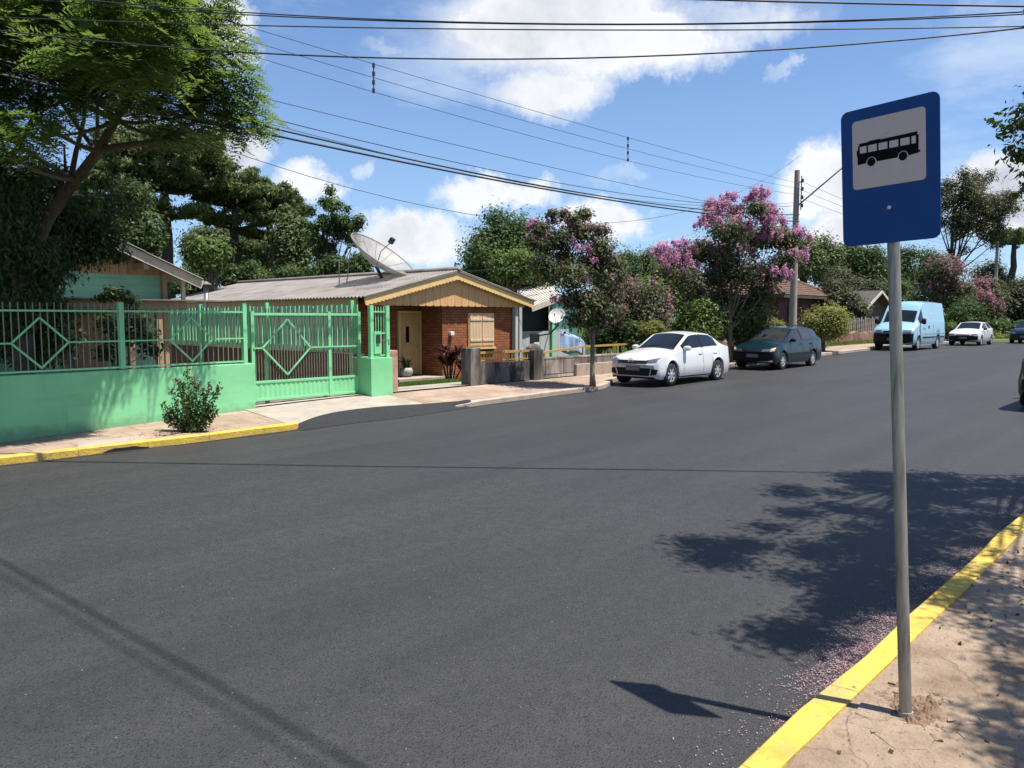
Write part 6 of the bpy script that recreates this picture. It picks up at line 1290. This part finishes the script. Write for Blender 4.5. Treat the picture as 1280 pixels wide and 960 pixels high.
for x0, y0, x1, y1, d, lf, lb in ((1222, 396, 1300, 434, 58, 'lf_mid', 'green roadside shrubs between the older hatchback and the dark car'), (1215, 385, 1290, 432, 72, 'lf_mid', 'green bank of shrubs behind the farthest dark car'), (1275, 370, 1400, 430, 75, 'lf_dark', 'dark shrubs closing the end of the street'), (1100, 350, 1180, 420, 66, 'lf_dark', 'dark shrubs behind the blue van'), (1290, 300, 1420, 400, 85, 'lf_olive', 'tall olive trees closing the end of the street')): bush('slope_tree', lb, 'tree', x0, y0, x1, y1, d, 6000, .32, lf, 16, None, rad=.2, bark='dark_trunk', group='trees on the wooded slope')
bush('tall_open_tree', 'tall open crowned tree with sky showing through to the side of the sign', 'tree', 1166, 203, 1272, 322, 64, 13000, .25, 'lf_olive', 60, .66, px=1192, rad=.2, bark='dark_trunk', nl=24)
q = gnd(AY(1195, 420, 17))
for x0, y0, x1, y1, d, lb, fq in ((1150, 318, 1215, 405, 56, 'mauve pink crape myrtle beyond the blue van', .5), (1195, 335, 1255, 415, 60, 'pale pink crape myrtle behind the older white hatchback', .45)): bush('crape_myrtle', lb, 'tree', x0, y0, x1, y1, d, 7000, .24, 'lf_crape', 18, .75, rad=.14, group='crape myrtles along the street', flowers=(2600, .2, 'fl_mauve', fq), bark='pale_trunk')
bush('street_bush', 'dark green street bush behind the older white hatchback', 'bush', 1165, 372, 1240, 432, 54, 6500, .2, 'lf_dark', 16, .6); bush('street_bush', 'small lime green bush between van and hatchback', 'bush', 1176, 398, 1206, 432, 50, 2200, .18, 'lf_bush', 8, .35); bush('street_bush', 'yellowish verge plants before the farthest dark car', 'bush', 1236, 415, 1268, 434, 55, 1500, .18, 'lf_yellow', 8, .3)
# street tree crown reaching in from the near side, dropping its shade on the asphalt
nt_ = []
r2_ = np.random.default_rng(11)
spots = [(868, 690), (862, 682), (900, 698), (935, 700), (925, 680), (960, 690), (990, 700), (985, 622), (1000, 625), (1030, 635), (1060, 642), (990, 640), (1090, 595), (1110, 605), (1130, 620), (1080, 615), (1150, 615), (1180, 625), (1210, 620), (1240, 635), (1270, 640), (1030, 690), (1060, 680), (1090, 670), (1120, 665), (1150, 655), (1190, 655), (1230, 655), (1010, 725), (1040, 735), (1070, 730), (1100, 715), (1140, 700), (1180, 690), (1200, 680), (1035, 762), (1060, 770), (1085, 755), (1000, 795), (1030, 800), (1110, 745), (1120, 770), (1290, 655), (1330, 640), (1300, 625), (1380, 650), (1330, 665)]
spots += [(1060 + 240 * r2_.random(), 598 + 95 * r2_.random()) for _ in range(46)] + [(1040 + 150 * r2_.random(), 690 + 75 * r2_.random()) for _ in range(16)] + [(850, 692), (968, 612), (1000, 650), (900, 686), (965, 660), (985, 800), (970, 797)]
for x, y in spots:
    p = G(x, y); hgt = 4.6
    while hgt < 9.5:
        q = p + SUN / SUN[2] * hgt; e = q - CAM; X_ = 640 + F * (e @ rt) / (e @ fw); Y_ = 480 - F * (e @ up) / (e @ fw)
        if Y_ < -95 or X_ > 1370: break
        hgt += .1
    nt_.append((q + rng.normal(0, .1, 3) * [1, 1, 0], (.30, .30, .26)))
vis = cp([(1238, 150, 8.6, .05), (1256, 142, 8.6, .06), (1262, 160, 8.6, .16), (1285, 150, 8.6, .26), (1275, 195, 8.6, .17), (1262, 185, 8.5, .1), (1290, 180, 8.6, .26), (1300, 220, 8.7, .25), (1280, 236, 8.6, .1), (1273, 137, 8.6, .1), (1246, 155, 8.6, .07), (1250, 168, 8.6, .08), (1320, 170, 8.8, .4), (1340, 240, 9, .4), (1268, 244, 8.6, .06), (1310, 120, 8.8, .3)])
sw_ = [(G(x, y, .15) + SUN / SUN[2] * 4.6, (.24, .24, .2)) for x, y in ((1270, 700), (1250, 735), (1225, 745), (1270, 770), (1190, 755), (1285, 860), (1275, 920), (1262, 800), (1270, 835), (1255, 890), (1278, 945), (1265, 765), (1232, 780), (1205, 730), (1290, 800), (1280, 735), (1240, 715))]
sw_ = [(q + SUN / SUN[2] * .5 if True else q, r) for q, r in sw_]
tbase = np.array([11.4, .55, zr(11) + .13]); ttop = np.array([10.9, .75, 6.4])
t = thing('overhanging_tree', 'leafy crape myrtle reaching in over the near pavement at the edge of the view', 'tree', tuple(tbase)); mb = MB(); mb.tube([tbase, tbase * .65 + ttop * .35 + [.05, .05, 0], ttop * .7 + tbase * .3, ttop], [.16, .13, .12, .09], 9)
allc = nt_ + vis + sw_
for j in range(0, len(allc), 3):
    e = allc[j][0]; u0 = (.85 + .14 * rng.random()) if j < len(nt_) else .4 + .2 * rng.random(); s_ = tbase * (1 - u0) + ttop * u0; m_ = (s_ + e) / 2 + [0, 0, .45]; mb.tube([s_ * (1 - u) ** 2 + 2 * u * (1 - u) * m_ + e * u * u for u in lin(0, 1, 8)], [.022 * (1 - .86 * u) for u in lin(0, 1, 8)], 5, False)
mb.build('trunk', M['pale_trunk'], t, smooth=True); v, ti, q = leaves(allc, 43000, .075, .036, shell=.1, up=.6, spread=.25); np_mesh('crown', v, q, ti, M['lf_mid'], t)
# small crape myrtle shrub on the far pavement
q = G(240, 540, .12); d_ = depth(q); t = thing('pavement_shrub', 'small upright shrub with pinkish tips growing by the far yellow kerb', 'shrub', tuple(q)); mb = MB(); lp, ld, tip = [], [], []
for (x, y) in ((204, 505), (215, 487), (222, 475), (228, 480), (234, 462), (240, 472), (247, 478), (255, 485), (262, 480), (274, 482), (272, 512), (206, 520), (262, 505), (230, 500), (248, 505), (240, 490), (215, 512)):
    e = D(x, y, d_ + rng.normal(0, .18)); s_ = q + [rng.normal(0, .05), rng.normal(0, .05), -.03]; m_ = (s_ + e) / 2 + rt * ((x - 240) / F * d_ * .25); pt = [s_ * (1 - u) ** 2 + 2 * u * (1 - u) * m_ + e * u * u for u in lin(0, 1, 7)]; mb.tube(pt, [.009 * (1 - .7 * u) for u in lin(0, 1, 7)], 5, False)
    for _ in range(150): u = .15 + .85 * rng.random(); c_ = s_ * (1 - u) ** 2 + 2 * u * (1 - u) * m_ + e * u * u; lp.append(c_ + rng.normal(0, .045 * (1.25 - u * .6), 3))
    tip.append((e, (.05, .05, .06)))
mb.build('stems', M['trunk'], t); lp = np.array(lp); n = len(lp); v = kites(lp, unit(n) + [0, 0, .3], unit(n) + [0, 0, .6], .06 * (.6 + .8 * rng.random(n)), .032 * np.ones(n)); np_mesh('foliage', v, n, rng.normal(.45, .25, n), M['lf_mid'], t)
v, ti, k = leaves(tip[2:10], 130, .03, .025, shell=.1); np_mesh('blossom', v, k, ti, M['fl_mauve'], t)
nn = 90; pp = q + np.stack([rng.normal(-.1, .35, nn), rng.normal(0, .1, nn), np.zeros(nn)], 1); pp[:, 2] = [zside(a, b) + .015 if b > yk(a) + .17 else zr(a) + .14 for a, b, _ in pp]; tag(np_mesh('dry_leaves', kites(pp, unit(nn) * [1, 1, .2], unit(nn) * .3 + [0, 0, 1], .05 * np.ones(nn), .03 * np.ones(nn)), nn, rng.random(nn), M['litter']), kind='stuff')
# weeds and grass along the low walls
nn = 5000; xx = 20 + 30 * rng.random(nn); yy = 15.45 + .12 * rng.normal(size=nn); zz = np.array([zwall(a) for a in xx]); tag(np_mesh('verge_grass', kites(np.stack([xx, yy, zz + .1], 1), unit(nn) * .6 + [0, 0, 1], unit(nn), .24 * np.ones(nn), .03 * np.ones(nn)), nn, rng.random(nn), M['grass']), kind='stuff')
nn = 26000; xx = 3 + 57 * rng.random(nn); yy = 16.5 + 22 * rng.random(nn); keep = ~((xx < 22) & (xx > 7.2)); xx, yy = xx[keep], yy[keep]; nn = len(xx); zz = np.array([zg(a, b) for a, b in zip(xx, yy)]); tag(np_mesh('yard_grass', kites(np.stack([xx, yy, zz + .1], 1), unit(nn) * .6 + [0, 0, 1], unit(nn), .3 * np.ones(nn), .05 * np.ones(nn)), nn, rng.random(nn), M['grass']), kind='stuff')
# ------------------------------------------------------------------ things lying about
def scatter(name, pts, L, W, mt, flat=.35):
    n = len(pts); return tag(np_mesh(name, kites(np.array(pts), unit(n) * [1, 1, flat], unit(n) * flat + [0, 0, 1], L * (.5 + rng.random(n)), W * (.5 + rng.random(n))), n, rng.random(n), M[mt]), kind='stuff')
pts = []
while len(pts) < 11000:                                            # pink petals drifting against the near kerb
    x = 2.3 + 9 * rng.random(); y = YN + abs(rng.normal(0, .15)) + .01
    w_ = math.exp(-((x - 5.0) / .9) ** 2) * 1.0 + .28 * math.exp(-((x - 6.6) / 1.2) ** 2) + .2 * math.exp(-((x - 9) / 2) ** 2) + .03
    if rng.random() < w_ * (.35 + .65 * (math.sin(x * 7) * math.sin(y * 11 + x * 3) > -.2)): pts.append((x, y, rz_(x, y)[2] + .006 + .004 * rng.random()))
scatter('fallen_petals', pts, .009, .006, 'petal', .15)
pts = []
while len(pts) < 1500:
    x = 2.4 + 9 * rng.random(); y = -1.6 + 3.0 * rng.random()
    if y < YN - .16 and rng.random() < .1 + .9 * ss(4.6, 6.2, x): pts.append((x, y, (zr(x) + .172 if x > 4.75 and -.9 < y < .56 else zn(x, y) + .006)))
scatter('fallen_leaves', pts, .035, .02, 'litter')
def stones(name, pts, s):
    mb = MB(); tt = []
    for x, y, z in pts:
        r_ = s * (.4 + rng.random()); a = rng.random() * 6; vs = [(x + r_ * math.cos(a + k * 2.1) * (.7 + .5 * rng.random()), y + r_ * math.sin(a + k * 2.1), z) for k in range(3)] + [(x + r_ * .2 * rng.normal(), y + r_ * .2 * rng.normal(), z + r_ * .7)]
        mb.add(vs, [(0, 1, 3), (1, 2, 3), (2, 0, 3)]); mb.t += [rng.random() ** 2.2] * 4
    return tag(mb.build(name, M['stone']), kind='stuff')
pts = []
while len(pts) < 1500:
    d_ = 2.6 + 9 * rng.random() ** 1.6; l_ = (rng.random() - .5) * 1.35 * d_; p = fh * d_ + rt * l_
    if YN + .02 < p[1] < 12: pts.append((p[0], p[1], rz_(p[0], p[1])[2]))
stones('loose_gravel', pts, .0055)
pts = [(x, y, zn(x, y) - .001) for x, y in zip(2.2 + 4 * rng.random(900), -1.2 + 2.4 * rng.random(900)) if y < YN - .23]; stones('pavement_grit', pts, .006)
p = G(62, 893); o = MB().tube([p + rt * a_ * .045 + fh * b_ * .03 + [0, 0, .006] for a_, b_ in ((-1, -1.4), (-.4, -.3), (.3, .3), (1.1, 1.6))], [.002, .005, .004, .001], 6).build('dry_twig', M['fascia'], smooth=True); tag(o, 'pale curled dry twig lying on the near asphalt', 'twig')
